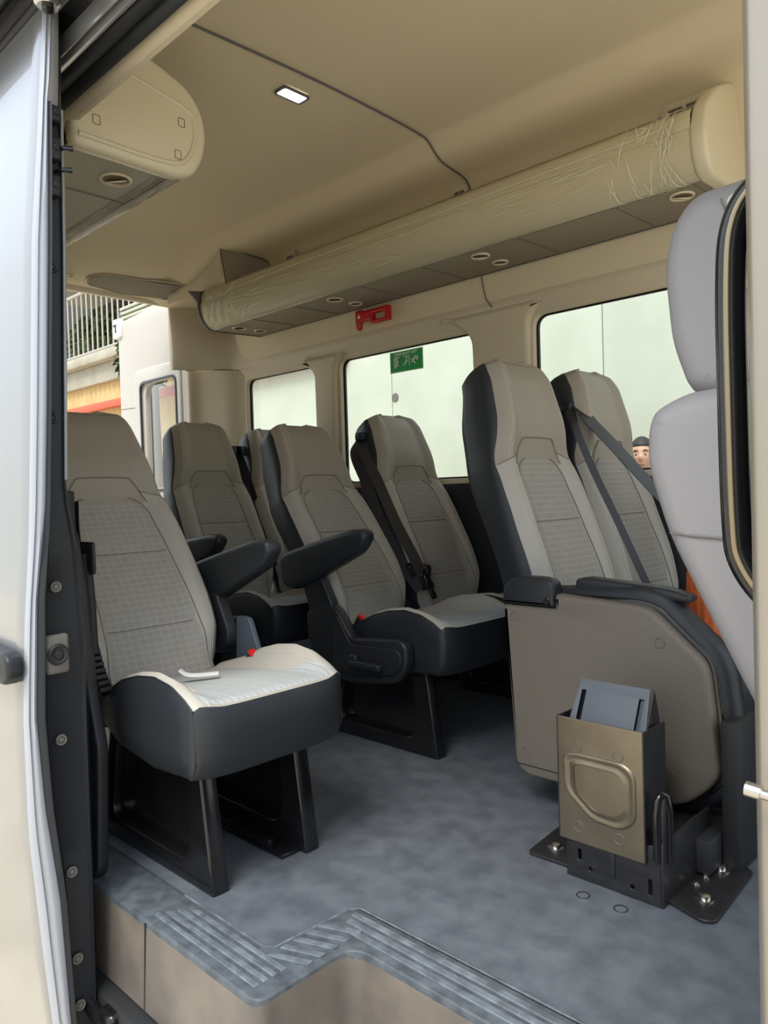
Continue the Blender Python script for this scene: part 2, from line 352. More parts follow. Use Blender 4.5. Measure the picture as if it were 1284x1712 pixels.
st(grid('roof_outer', [[(x, .70, 1.93), (x, .72, 2.2), (x, .9, 2.40), (x, 1.8, 2.45), (x, 2.75, 2.40), (x, 2.90, 2.2), (x, 2.90, 1.66)] for x in (RX-.08, -2, FX)], SILV, ang=60), 'outer roof skin')
# near side body behind the door
nw = st(plate('wall_right', rp([(-4.15, 0), (-1.93, 0), (-1.93, 1.9), (-4.15, 1.9)], 0), [], .04, .004, XZ(.80), TRIM), 'near side wall behind the sliding door')  # unseen wall built without its window to darken the rear seats
box('lower_trim', -4.13, -1.90, .772, .83, -.05, .93, PLAS, nw, .006)
box('lower_trim', -4.13, -1.97, .822, .845, 0, .93, PLAS, nw, .006)
pl = st(plate('trim_4', rp([(-2.00, .95), (-1.93, .935), (-1.815, .82), (-1.775, .67), (-1.745, .46), (-1.70, .32), (-1.725, .02), (-1.80, -.03), (-2.1, -.03), (-2.1, .95)], .02), [], .03, .008, XZ(.785), PLAS), 'black lower pillar trim at the rear of the door opening')
# door header over the opening
hx = [-2.25, -2.0, -1.95, -1.90, -1.80, -1.5, -.6, FX]
def hrow(pts, dz=lambda x: 0): return [[(x, y, z+dz(x)) for y, z in pts] for x in hx]
hd = st(grid('trim_5', hrow([(.886, 1.96), (.892, 1.905), (.886, 1.886), (.872, 1.886), (.856, 1.902), (.852, 1.93)]), TRIM, ang=60), 'beige edge trim over the sliding door opening')
grid('door_seal', hrow([(.854, 1.94), (.852, 1.905), (.842, 1.890), (.830, 1.893), (.822, 1.915), (.812, 1.900), (.790, 1.896), (.782, 1.905), (.778, 1.93)]), BLKM, hd, ang=60)
grid('gutter', hrow([(.780, 1.935), (.778, 1.902), (.772, 1.896), (.762, 1.898), (.759, 1.915), (.755, 1.915), (.753, 1.903), (.749, 1.902), (.746, 1.91), (.744, 1.94)]), SILV, hd, ang=60)
grid('channel', hrow([(.746, 1.94), (.70, 1.985), (.655, 1.985), (.63, 1.96), (.60, 1.955)]), BLK, hd, ang=60)
tube('channel_rail', [(-2.2, .675, 1.955), (FX, .675, 1.955)], .010, BLKM, hd)
# roller hanging in the channel
rl = empty('door_roller', (-1.56, .665, 1.93)); tag(rl, 'white and steel roller hanging in the channel above the door', 'roller')
bm = bmesh.new(); disc(bm, (0, 0, -.0), (0, 0, -1), .026, .018, 24, .024); mesh('wheel', bm, CHR, rl)
bm = bmesh.new(); disc(bm, (0, 0, -.018), (0, 0, -1), .012, .012, 16, .006); mesh('bolt_head', bm, BLK, rl)
bm = bmesh.new(); bbox(bm, -.03, .02, -.012, .012, 0, .03, .004); mesh('bracket', bm, BLK, rl)
# front pillar of the opening
fp = st(plate('trim_6', rp([(-.246, .79), (-.246, .745), (-.235, .725), (-.10, .725), (-.10, .80), (-.225, .80)], .008), [], 3.0, .004, lambda a, b_, c: (a, b_, .95+c), GOLD), 'champagne painted front pillar of the door opening')
box('pillar_seal', -.205, -.10, .719, .727, .85, 2.4, PLAS, fp, .002)
box('pillar_seal', -.262, -.235, .80, .83, -.3, 2.0, BLKM, fp, .006)
box('pillar_inner', -.25, -.06, .80, .90, -.1, 2.2, PLAS, fp, .02)

# ------------------------------------------------------------------ sliding door, slid back (door_1)
SK = [(-.45, .64), (-.2, .610), (-.05, .597), (.21, .578), (.46, .577), (.644, .587), (.829, .603), (1.077, .616), (1.45, .634), (1.704, .657), (1.959, .677), (2.1, .70)]
SP = [(-.45, .67), (-.222, .651), (.06, .639), (.261, .616), (.453, .606), (.702, .618), (.889, .642), (1.079, .653), (1.459, .671), (1.776, .684), (1.80, .69), (2.1, .71)]
BK = [(-.45, .715), (.0, .719), (.558, .725), (.8, .712), (.926, .692), (1.467, .710), (1.789, .716), (2.1, .728)]
zs = [-.45+i*.05 for i in range(52)]
d1 = empty('door_1', (-1.62, .62, -.45)); st(d1, 'silver sliding side door pushed open to the rear')
def dl(x, y, z): return (x+1.62, y-.62, z+.45)
grid('outer_skin', [[dl(x, lerp(SK, z)+dy, z) for x, dy in ((-3.1, .01), (-2.6, 0), (-2.1, -.002), (-1.66, 0), (-1.632, .001), (-1.624, .005))] for z in zs], SILV, d1, ang=60)
grid('edge_strip', [[dl(x, lerp(SK, z)+.005+(lerp(SP, z)-lerp(SK, z)-.005)*t, z) for x, t in ((-1.624, 0), (-1.616, .12), (-1.614, .3), (-1.620, .42), (-1.617, .55), (-1.614, .75), (-1.618, 1))] for z in zs], STRIP, d1, ang=60)
grid('edge_face', [[dl(x, lerp(SP, z)+(lerp(BK, z)-lerp(SP, z))*t, z) for x, t in ((-1.618, 0), (-1.610, .04), (-1.608, .12), (-1.625, .16), (-1.640, .3), (-1.640, .9), (-1.632, .95), (-1.640, 1))] for z in zs if z < 1.78], PLAS, d1, ang=50)
grid('upper_frame', [[dl(x, lerp(SP, z)+(lerp(BK, z)-lerp(SP, z))*t, z) for x, t in ((-1.618, 0), (-1.62, .2), (-1.63, .8), (-1.65, 1), (-2.4, 1.05))] for z in zs if z > 1.74], mat('matt_lilac_grey', (.33, .325, .35), .5), d1, ang=60)
grid('inner_flange', [[dl(x, lerp(BK, z)+dy, z) for x, dy in ((-1.640, -.003), (-1.632, .001), (-1.634, .006), (-1.66, .010))] for z in zs if .92 < z < 1.8], STRIP, d1, ang=60)
grid('inner_panel', [[dl(x, lerp(BK, z)+dy, z) for x, dy in ((-1.640, 0), (-1.70, .03), (-3.0, .03))] for z in zs], PLAS, d1)
for z in (1.406, 1.083, .720, .389, .096, -.098, -.202):
    y = (lerp(SP, z)+lerp(BK, z))/2-.004
    bm = bmesh.new(); ringm(bm, dl(-1.634, y, z), (1, 0, 0), .0095, .003, 16); disc(bm, dl(-1.636, y, z), (1, 0, 0), .006, .006, 12, .004); mesh('screw', bm, CLIP if z < 1 else PLAS, d1)
bs = box('door_buffer_plate', *(lambda a, b_: (a, b_))(-1.638+1.62, -1.618+1.62), .632-.62, .682-.62, .535+.45, .62+.45, CLIP, d1, .008, 3)
bm = bmesh.new(); ringm(bm, dl(-1.616, .655, .578), (1, 0, 0), .017, .006, 24, 1.0); disc(bm, dl(-1.618, .655, .578), (1, 0, 0), .009, .008, 16); mesh('door_buffer', bm, BLKM, d1)
for (y, z, h) in ((.697, 1.729, .035), (.693, 1.655, .05), (.69, 1.575, .045)):
    bm = bmesh.new(); bbox(bm, *[v for v in (-1.640+1.62, -1.612+1.62)], y-.013-.62, y+.012-.62, z-h/2+.45, z+h/2+.45, .006, 3); disc(bm, dl(-1.612, y, z), (1, 0, 0), .006, .004, 12); mesh('latch_block', bm, PLAS, d1)
for (y, z) in ((.712, 1.657), (.708, 1.61)):
    bm = bmesh.new(); btube(bm, [dl(-1.63, y-.012, z), dl(-1.61, y-.004, z), dl(-1.605, y+.014, z+.002)], [.004, .005, .006], 10); mesh('latch_pin', bm, BLK, d1)
plate('door_handle', rp([(-2.05, .61), (-1.60, .597), (-1.578, .585), (-1.575, .55), (-1.60, .53), (-2.05, .518)], .01), [], .035, .008, lambda a, b_, c: dl(a-.03, .565+c, b_), PLAS, d1)

# ------------------------------------------------------------------ rear left door, open (door_2)
d2 = empty('door_2', (-4.22, 2.62, -.2)); st(d2, 'white trimmed rear door swung open')
D2 = lambda a, b_, c: (a+4.22, c, b_+.2)
plate('door_panel', rp([(-5.13, -.2), (-4.24, -.2), (-4.24, 2.17), (-4.42, 2.215), (-5.13, 2.17)], [.02, .02, .1, .1, .04]), [rp([(-4.78, .98), (-4.335, .98), (-4.335, 1.70), (-4.72, 1.70), (-4.775, 1.62)], [.04, .04, .05, .06, .05])], .05, .012, D2, WHITE, d2)
ins = plate('window_surround', rr4(-4.90, -4.29, .90, 1.80, .09), [rr4(-4.80, -4.35, .97, 1.695, .06)], .035, .015, lambda a, b_, c: (a+4.22, c-.022, b_+.2), WHITE, d2)
plate('glass_seal', rr4(-4.815, -4.335, .955, 1.71, .06), [rr4(-4.798, -4.352, .975, 1.692, .05)], .012, .002, lambda a, b_, c: (a+4.22, c-.040, b_+.2), BLK, d2)
plate('pane', rr4(-4.81, -4.34, .96, 1.705, .05), [], .004, 0, D2, GLASS, d2)
bm = bmesh.new()
for i in range(3): bbox(bm, -5.08+4.22, -4.30+4.22, -.02-.006*i, .03, 2.19+.2+.03*i, 2.21+.2+.03*i, .006)
mesh('top_seal', bm, mat('pale_green_seal', (.50, .52, .40), .5), d2)
bm = bmesh.new(); bbox(bm, -5.17+4.22, -5.06+4.22, -.045, .02, 2.06+.2, 2.20+.2, .015, 3); mesh('lock_cover', bm, WPL, d2)
bm = bmesh.new(); bbox(bm, -5.150+4.22, -5.11+4.22, -.05, -.044, 2.145+.2, 2.16+.2, .002); bbox(bm, -5.125+4.22, -5.112+4.22, -.05, -.044, 2.10+.2, 2.15+.2, .002); mesh('lock_slot', bm, BLK, d2)
bm = bmesh.new(); bbox(bm, -5.12+4.22, -5.03+4.22, -.02, .03, 2.20+.2, 2.26+.2, .02, 3); mesh('latch_cap', bm, CLIP, d2)
tube('panel_line', [(-5.12+4.22, -.026, 1.555+.2), (-4.82+4.22, -.026, 1.545+.2)], .0018, CLIP, d2, 5)
tube('hinge_strip', [(-4.235+4.22, -.02, 0), (-4.235+4.22, -.02, 1.9)], .010, CHR, d2)
tube('hinge_strip', [(-4.19+4.22, -.04, 0), (-4.19+4.22, -.04, 1.9)], .008, CLIP, d2)

d3 = st(plate('light_block_door', rp([(.90, -.1), (1.72, -.1), (1.72, 2.12), (.90, 2.12)], .03), [rr4(1.02, 1.60, 1.0, 1.66, .06)], .06, .012, YZ(-4.18), WHITE), 'unseen closed rear door half added to cut light')  # added out of view to block light through the rear opening
plate('pane', rr4(1.0, 1.62, .98, 1.68, .05), [], .004, 0, YZ(-4.18), GLASS, d3)

# ------------------------------------------------------------------ luggage racks
def rackprof(yf):  # far rack profile list (Y,Z); yf mirrors for the near rack
    p = [(2.755, 1.862), (2.43, 1.850), (2.402, 1.853), (2.372, 1.878), (2.352, 1.915), (2.343, 1.955), (2.346, 1.985), (2.352, 1.99), (2.349, 2.0), (2.352, 2.03), (2.366, 2.052), (2.40, 2.07), (2.60, 2.09), (2.755, 1.95)]
    return [(yf(a), b_) for a, b_ in p]
def vent(parent, c, tilt=0, r=.036, label=None):
    """round reading lamp / air vent let into a rack's underside: body > flap"""
    bm = bmesh.new()
    for q, t in ((r, .005),): ringm(bm, c, (0, 0, 1), q, t, 28)
    ob = mesh('air_vent', bm, RACK, parent)
    bm = bmesh.new(); disc(bm, Vector(c)+Vector((0, 0, .001)), (0, 0, -1), r*.84, .001, 24); mesh('vent_recess', bm, RACKB, ob)
    bm = bmesh.new(); t_ = bmesh.new(); disc(t_, (0, 0, 0), (0, 0, -1), r*.74, .004, 24)
    bmesh.ops.rotate(t_, verts=t_.verts, cent=(0, 0, 0), matrix=Matrix.Rotation(R(20), 3, 'X')@Matrix.Rotation(R(15), 3, 'Y')); bmesh.ops.translate(t_, verts=t_.verts, vec=Vector(c)+Vector((0, 0, -.004)))
    app(bm, t_); mesh('vent_flap', bm, RACK, ob)
    return ob
fr = empty('luggage_rack', (-.9, 2.5, 1.85)); tag(fr, 'long beige overhead luggage rack above the side windows, wrapped in clear film', 'luggage rack')
L0 = lambda x, y, z: (x+.9, y-2.5, z-1.85)
pf = rackprof(lambda y: y)
grid('rack_body', [[L0(x, y, z) for y, z in pf[1:]] for x in (-3.66, -3.0, -2, -1.2, -.93)], RACK, fr, ang=40)
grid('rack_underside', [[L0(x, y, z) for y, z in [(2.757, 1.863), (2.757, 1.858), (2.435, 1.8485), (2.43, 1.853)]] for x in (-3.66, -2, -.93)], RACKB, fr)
for x in (-3.30, -2.95, -2.48, -2.1, -1.62, -1.22, -.955):
    tube('panel_joint', [L0(x, 2.44, 1.8472), L0(x, 2.75, 1.8565)], .0016, CLIP, fr, 5)
tube('edge_joint', [L0(-3.66, 2.749, 1.8555), L0(-.93, 2.749, 1.8555)], .003, CLIP, fr, 5)
for x in (-3.513, -2.72, -1.842, -1.02):
    vent(fr, L0(x, 2.50, 1.847)); 
    if x < -1.2: vent(fr, L0(x-.005, 2.645, 1.852), r=.03)
ec = rp([(2.785, 1.858), (2.43, 1.842), (2.385, 1.85), (2.345, 1.90), (2.335, 1.97), (2.365, 2.06), (2.45, 2.135), (2.56, 2.185), (2.64, 2.19), (2.785, 2.15)], .03)
plate('end_cap', ec, [], .055, .014, lambda a, b_, c: L0(-.905+c, a, b_), RACK, fr)
plate('end_cap', [(2.76, 1.855), (2.43, 1.842), (2.395, 1.846), (2.365, 1.872), (2.34, 1.915), (2.33, 1.957), (2.33, 1.99), (2.30, 2.02), (2.27, 2.045), (2.45, 2.07), (2.76, 2.1)], [], .018, .003, lambda a, b_, c: L0(-3.665+c, a, b_), CLIP, fr)
# gusset between rack and ceiling at the rear
A_, B_, C_, D_ = (-3.498, 2.38, 2.275), (-3.335, 2.585, 2.19), (-3.325, 2.60, 2.07), (-3.47, 2.40, 2.05)
def gb(p, d): return L0(p[0]-d*.78, p[1]+d*.3, p[2])
bm = bmesh.new()
bgrid(bm, [[gb(q_, d) for q_ in (A_, B_, C_, D_)] for d in (0, .03)], True, True)
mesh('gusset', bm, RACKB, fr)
g = []
for i in range(9):
    t = i/8; x = -3.50-.52*t**1.1
    g.append([L0(x, 2.378-.01*t, 2.275-.165*t**.42), L0(x+.005, 2.374-.015*t, 2.20-.09*t**.5), L0(x+.01, 2.37-.02*t, 2.12-.04*t), L0(x+.02, 2.375-.03*t, 2.06-.01*t)])
grid('gusset_flare', g, TRIM, fr, ang=60)
tube('gusset_edge', [gb((A_[0], A_[1], A_[2]), -.003), gb(B_, -.003), gb(C_, -.003)], .005, CLIP, fr, 5)
# clear protective film, wrinkled
rws = []
fpn = [(2.43, 1.8465), (2.398, 1.848), (2.366, 1.875), (2.346, 1.913), (2.336, 1.955), (2.339, 1.99), (2.342, 2.015), (2.348, 2.04), (2.366, 2.06), (2.41, 2.076)]
fpn = [(p.x, p.y) for p in spline([(a, b_, 0) for a, b_ in fpn], 4)]
n_ = 260
for i in range(n_+1):
    x = -3.655+(2.735)*i/n_
    e = .35+1.0*max(smth(-3.3, -3.6, x), smth(-1.12, -1.0, x))
    row = []
    for k, (y, z) in enumerate(fpn):
        d = e*(.0022*math.sin(x*31+z*110)+.0018*math.sin(x*67-z*170+2)+random.uniform(-.0009, .0009))
        row.append(L0(x, y-abs(d), z-d*.3))
    rws.append(row)
grid('protective_film', rws, FILM, fr, ang=80)

FOLD = bpy.data.materials.new('film_fold'); FOLD.use_nodes = True; n = FOLD.node_tree; n.nodes.clear()
fo = n.nodes.new('ShaderNodeOutputMaterial'); fm = n.nodes.new('ShaderNodeMixShader'); ft = n.nodes.new('ShaderNodeBsdfTransparent'); fd = n.nodes.new('ShaderNodeBsdfPrincipled')
fd.inputs['Base Color'].default_value = (.95, .92, .76, 1); fd.inputs['Roughness'].default_value = .25; fm.inputs[0].default_value = .6  # pale fold colour stands in for highlights on the wrinkled film
n.links.new(ft.outputs[0], fm.inputs[1]); n.links.new(fd.outputs[0], fm.inputs[2]); n.links.new(fm.outputs[0], fo.inputs[0])
bm = bmesh.new(); rng = random.Random(11)
for i in range(150):
    z = rng.random()
    if i < 55: x0 = -1.22+.24*rng.random()**.7; ln = rng.uniform(.01, .05); slope = rng.uniform(-9, 9)
    elif i < 95: x0 = -3.64+.35*rng.random(); ln = rng.uniform(.02, .09); slope = rng.uniform(-5, 5)
    else: x0 = -3.4+2.1*rng.random(); ln = rng.uniform(.05, .30); slope = rng.uniform(-.6, .6); z = .25+.3*rng.random()
    k0 = z*(len(fpn)-2); pts = []
    for q_ in range(7):
        t = q_/6; k = min(max(k0+slope*(t-.5)*3*(ln if i >= 95 else .12)*5+.4*math.sin(t*5+i), 0), len(fpn)-1.01); ki = int(k); f_ = k-ki
        y = fpn[ki][0]*(1-f_)+fpn[ki+1][0]*f_; zz = fpn[ki][1]*(1-f_)+fpn[ki+1][1]*f_
        pts.append(L0(min(x0+ln*t, -.935), y-.003, zz))
    btube(bm, pts, [.0003, .0009, .0013, .0015, .0013, .0009, .0003], 5)
tag(mesh('film_fold_glints', bm, FOLD, fr), None, kind='stuff')
for x_, w_ in ((0, 0),):
    tube('film_highlight_fold', [L0(x, 2.3405-.0015+.0008*math.sin(x*9), 2.006+.003*math.sin(x*4)) for x in [-3.6+i*.05 for i in range(53)]], .0016, FOLD, fr, 5)  # long pale strip laid on the film as a painted highlight
nr = empty('luggage_rack', (-1.93, 1.05, 1.85)); tag(nr, 'short beige overhead rack end above the grey seat by the door', 'luggage rack')
L1 = lambda x, y, z: (x+1.93, y-1.05, z-1.85)
np_ = [(.875, 1.835), (1.17, 1.832), (1.205, 1.84), (1.235, 1.87), (1.262, 1.93), (1.27, 1.98), (1.255, 2.03), (1.215, 2.075), (1.16, 2.10), (.95, 2.15), (.875, 2.10)]
grid('rack_body', [[L1(x, y, z) for y, z in np_[1:]] for x in (-1.955, -2.6, -3.3, -4.0)], RACK, nr, ang=50)
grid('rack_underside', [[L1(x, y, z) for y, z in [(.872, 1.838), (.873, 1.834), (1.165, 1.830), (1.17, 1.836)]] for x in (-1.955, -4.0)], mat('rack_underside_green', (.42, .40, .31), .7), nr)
plate('end_cap', rp([(.868, 1.825), (1.17, 1.822), (1.225, 1.838), (1.262, 1.89), (1.278, 1.97), (1.262, 2.04), (1.22, 2.09), (1.16, 2.115), (.98, 2.17), (.868, 2.15)], .03), [], .05, .018, lambda a, b_, c: L1(-1.945+c, a, b_), RACK, nr)
rdg = spline([(.885, 1.855, 0), (1.10, 1.852, 0), (1.19, 1.868, 0), (1.228, 1.93, 0), (1.232, 1.98, 0), (1.21, 2.02, 0), (1.05, 2.055, 0), (.95, 2.075, 0), (.885, 2.07, 0)], 6)
tube('end_cap_ridge', [L1(-1.921, p.x, p.y) for p in rdg], .0075, RACK, nr, 10)
for y, z in ((.945, 2.01), (.935, 1.905), (1.19, 1.98), (1.175, 1.885)):
    q = rr4(y-.010, y+.010, z-.012, z+.012, .004); tube('clip_cover', [L1(-1.9195, a, b_) for a, b_ in q+q[:1]], .0010, CLIP, nr, 5)
vent(nr, L1(-2.07, 1.06, 1.829), r=.042)
for x in (-2.22, -2.75): tube('panel_joint', [L1(x, .90, 1.829), L1(x, 1.16, 1.829)], .0016, CLIP, nr, 5)
grid('protective_film', [[L1(x, y+abs(.002*math.sin(x*31+z*90)), z-.001) for y, z in [(1.13, 1.829), (1.17, 1.829), (1.207, 1.837), (1.238, 1.868), (1.266, 1.93), (1.275, 1.98)]] for x in [-1.975-.02*i for i in range(100)]], FILM, nr, ang=80)

# oval recess in the rear header and its small ring
ov = plate('header_recess', [(-3.86, 2.56)]+[], [], .01, 0, XY(0), CLIP) if 0 else None
def hz(x, y):
    c = capz(x); return c-(2.315-lerp([(a, b_) for a, b_ in cp if a > .9], y))*(c-1.9)/(2.415-1.9)
def recess(name, pts, m, dz, par):
    bm = bmesh.new(); vs = [bm.verts.new((x, y, hz(x, y)-dz)) for x, y in pts]; bm.faces.new(vs); return mesh(name, bm, m, par, rev=False)
ro_ = rp([(-4.10, 1.90), (-4.03, 1.87), (-3.98, 1.93), (-3.952, 2.20), (-3.84, 2.50), (-3.955, 2.436), (-4.07, 2.363), (-4.14, 2.118)], .03)
q = [(x, y, hz(x, y)-.004) for x, y in ro_]
tube('recess_rim', q+q[:1], .005, TRIM, ceil, 6)
recess('header_recess', [(-4.03+(x+4.03)*.9, 2.18+(y-2.18)*.95) for x, y in ro_], CLIP if 0 else mat('recess_dark_beige', (.27, .24, .18), .9), .006, ceil)  # flat darker face drawn just under the header surface
rings('header_plug', [(-4.05, 1.75, hz(-4.05, 1.75)-.003)], (0, 0, 1), .035, TRIM, ceil, .003, 1.5)
# dome lamp
dm = empty('dome_lamp', (-2.07, 1.73, 2.309)); tag(dm, 'small lit rectangular lamp set in the headliner', 'lamp')
dm.rotation_euler = (0, 0, R(0))
plate('lamp_bezel', rr4(-.032, .032, -.060, .060, .014), [rr4(-.024, .024, -.050, .050, .009)], .01, .003, XY(-.002), CLIP, dm)
plate('lamp_lens', rr4(-.024, .024, -.050, .050, .009), [], .006, .002, XY(-.003), LAMP, dm)
# anchor clips above the rack
for i, (x, lb) in enumerate(((-1.986, 'small ceiling anchor above the rack at the headliner joint'), (-3.122, 'small ceiling anchor above the rack nearest its rear end'), (-1.03, 'wide ceiling anchor above the rack beside its front end cap'))):
    k = 2.2 if i == 2 else 1
    a = empty('ceiling_anchor', (x, 2.568, 2.135)); tag(a, lb, 'anchor', 'ceiling anchors above the luggage rack')
    plate('anchor_plate', rr4(-.035*k, .035*k, -.03, .055, .012), [], .012, .003, lambda p, q_, c: (p, c-.004, q_), TRIM, a)
    for s_ in (-1, 1):
        bm = bmesh.new(); bbox(bm, s_*.014*k-.011*k, s_*.014*k+.011*k, -.014, -.008, -.02, .03, .002); mesh('anchor_slot', bm, CLIP, a)
# emergency hammer
hm = empty('emergency_hammer', (-2.80, 2.762, 1.738)); tag(hm, 'red emergency hammer clipped to the wall below the rack', 'hammer')
plate('hammer_handle', rp([(-.02, .105), (.02, .108), (.03, .095), (.215, .098), (.215, .025), (.09, .025), (.085, .045), (.03, .045), (-.02, .04)], .008), [rr4(.105, .19, .04, .075, .006)], .03, .006, XZ(-.018), RED, hm)
bm = bmesh.new(); btube(bm, [(0, -.02, .05), (0, -.02, .015), (0, -.02, .004)], [.016, .016, .009], 14); mesh('hammer_head', bm, RED, hm)
bm = bmesh.new(); btube(bm, [(-.006, -.034, .045), (-.006, -.034, .012)], .004, 8); tag(mesh('hammer_tip', bm, CHR, hm), 'steel tip')
bm = bmesh.new()
for i in range(8): bbox(bm, .05+i*.017, .057+i*.017, -.038, -.032, .082, .094, .001, 1)
mesh('grip_ribs', bm, RED, hm)
plate('hammer_emblem', [(.0, .062), (.02, .062), (.01, .085)], [], .002, 0, XZ(-.034), WPL, hm)
# emergency exit sticker
def text(name, body, size, x, z, y, m, parent, ax=1):
    cu = bpy.data.curves.new('t', 'FONT'); cu.body = body; cu.size = size; cu.align_x = 'CENTER'; cu.extrude = .0003; cu.offset = size*.018
    ob = bpy.data.objects.new('t', cu); COL.objects.link(ob); me = bpy.data.meshes.new_from_object(ob.evaluated_get(bpy.context.evaluated_depsgraph_get()))
    bpy.data.objects.remove(ob); me.materials.clear()
    for v in me.vertices: v.co = (x+v.co.x, y-v.co.z, z+v.co.y)
    return link(name, me, m, parent, ang=0)
ex = empty('exit_sticker', (-2.56, 2.828, 1.563)); tag(ex, 'green emergency exit sticker on the middle window', 'sticker')
plate('sticker_border', rr4(-.112, .112, -.053, .053, .004), [], .0012, 0, XZ(0), mat('sticker_pale_edge', (.35, .75, .35), .5), ex)
plate('sticker_face', rr4(-.107, .107, -.048, .048, .003), [], .0012, 0, XZ(-.001), mat('sticker_green', (.012, .36, .08), .5), ex)
text('sticker_text', 'EMERGENCY EXIT', .0185, 0, .031, -.002, WPL, ex)
def pict(cx_, kind):
    bm = bmesh.new(); pale = []
    def bar(a, b_, r=.0036): btube(bm, [(cx_+a[0], -.002, a[1]), (cx_+b_[0], -.002, b_[1])], r, 6)
    disc(bm, (cx_+(.004 if kind else -.002), -.0015, .014), (0, -1, 0), .0045, .0015, 14)
    if kind == 0:
        for a, b_ in (((-.014, .022), (.016, .022)), ((-.014, .022), (-.014, -.03)), ((-.002, .008), (0, -.008)), ((0, -.008), (-.010, -.026)), ((0, -.008), (.010, -.022)), ((-.002, .006), (.012, 0))): bar(a, b_)
    elif kind == 1:
        for a, b_ in (((.022, .022), (.022, -.026)), ((-.02, .022), (.022, .022)), ((.006, .01), (-.010, -.012)), ((.0, .006), (.012, -.008)), ((-.010, -.012), (-.022, -.020)), ((.004, -.004), (-.008, -.02))): bar(a, b_, .0024)
    else:
        for a, b_ in (((.0, .01), (-.008, -.008)), ((-.008, -.008), (-.02, -.012)), ((-.008, -.008), (.004, -.022)), ((.0, .008), (.016, .002)), ((.012, .014), (.024, .006)), ((.024, .006), (.012, -.006)), ((-.004, .006), (-.02, .0))): bar(a, b_)
    mesh('pictogram', bm, WPL, ex)
pict(-.062, 0); pict(0, 1); pict(.058, 2)

# ------------------------------------------------------------------ seats
HWT = [(0, .185), (.03, .2), (.07, .206), (.11, .216), (.2, .220), (.35, .220), (.48, .216), (.56, .208), (.63, .190), (.72, .172), (.80, .160), (.86, .150), (.885, .140), (.90, .122), (.908, .10), (.912, .075)]
def hw(s): return lerp(HWT, s)
def tf(u, s):
    a = abs(u)
    base = .018*math.exp(-((s-.20)/.16)**2)+.028*smth(.56, .72, s)-.01*smth(.4, .55, s)*(1-smth(.56, .66, s))-.020*smth(.82, .91, s)
    bol = .030*smth(.52, .80, a)*(1-.6*smth(.5, .62, s))*smth(.0, .1, s)
    edge = -.040*max(0, (a-.80)/.20)**2.2
    top = -.02*smth(.88, .912, s)
    return base+bol+edge+top
def bp(wv, s, d=0): return (tf(wv/max(hw(s), .01), s)+d, wv, s)
SS = [-.09+i*.09/5 for i in range(5)]+[i*.88/52 for i in range(53)]+[.888, .894, .900, .904, .908, .912]
def back_meshes():
    U = [-1+2*i/32 for i in range(33)]
    U2 = sorted([-1+2*i/40 for i in range(41)]+[.575, -.575, .615, -.615])
    def sbd(u): a = abs(u)*.207; return lerp([(.119, .555), (.127, .597), (.207, .560)], a)
    lowr = []; upr = []
    for i in range(45): lowr.append([(lambda s: (tf(u, s), u*hw(s), s))(-.09+(sbd(u)+.09)*i/44) for u in U2])
    for i in range(41): upr.append([(lambda s: (tf(u, s), u*hw(s), s))(sbd(u)+(.912-sbd(u))*(1-(1-i/40)**1.6)) for u in U2])
    cover = bmesh.new(); bgrid(cover, lowr); headc = bmesh.new(); bgrid(headc, upr)
    bm = bmesh.new(); rows = []
    for s in SS:
        h = hw(s); T = .128+.042*smth(.25, .6, s)-.03*smth(.7, .85, s)-.05*smth(.86, .912, s); f = tf(1, s)
        half = [(f, h), (f-.004, h+.004), (-.05, h+.004), (-T*.8, h*.97), (-T*.97, h*.86), (-T, h*.6), (-T, 0)]
        rows.append([(t, w_, s) for t, w_ in half]+[(t, -w_, s) for t, w_ in half[-2::-1]])
    V = bgrid(bm, rows); bm.faces.new(V[-1]); bm.faces.new(V[0]); shell = bm
    def wi(s):
        b_ = lerp([(.03, .150), (.1, .147), (.4, .132), (.578, .118)], s)
        if s > .518: b_ -= .055*(1-math.sqrt(max(0, 1-((s-.518)/.0605)**2)))
        return b_
    s2 = [-.07+i*.59/44 for i in range(44)]+[.518+.06*math.sin(i*math.pi/2/16) for i in range(17)]
    def fgrow(s):
        return .0
    r_ = []
    for s in s2:
        row = []
        for k in range(25):
            a = -1+2*k/24; wv = a*wi(s); e = .005*(1-max(0, (abs(a)-.9)/.1)**2)-.001
            for c in (.374, .126): e -= .0030*math.exp(-((s-c)/.010)**2)
            if s > .565: e -= .004*(s-.565)/.013
            row.append(bp(wv, s, e))
        r_.append(row)
    bm = bmesh.new(); bgrid(bm, r_); insert = bm
    se = bmesh.new()
    def curve(pts, r=.0016, d=.001, bmx=se, m=10):
        ps = []
        for (a, b_), (c, e) in zip(pts, pts[1:]):
            for k in range(m): ps.append((a+(c-a)*k/m, b_+(e-b_)*k/m))
        ps.append(pts[-1]); btube(bmx, [bp(x, y, d) for x, y in ps], r, 5)
    arch = [(-.128, .560), (-.112, .60), (-.092, .628), (-.07, .640), (.07, .640), (.092, .628), (.112, .60), (.128, .560)]
    curve([(p.x, p.y) for p in spline([(a, b_, 0) for a, b_ in arch], 3)], .0022, .0015, m=3)
    for s_ in (-1, 1):
        curve([(s_*.112, .600), (s_*.15, .580), (s_*.205, .562)], .0018)
        curve([(s_*(wi(s)+.002), s) for s in s2[::2]], .002, .001, m=3)
    for c in (.374, .126): curve([(-.13, c), (.13, c)], .0014, .0022)
    sb = bmesh.new()
    for s_ in (-1, 1):
        for off in (.030, .038):
            curve([(s_*(hw(s)-off*(1-.3*smth(.6, .9, s))), s) for s in [.03+i*.85/40 for i in range(41)]], .0009, .0003, sb, 2)
    return cover, shell, insert, se, sb, headc
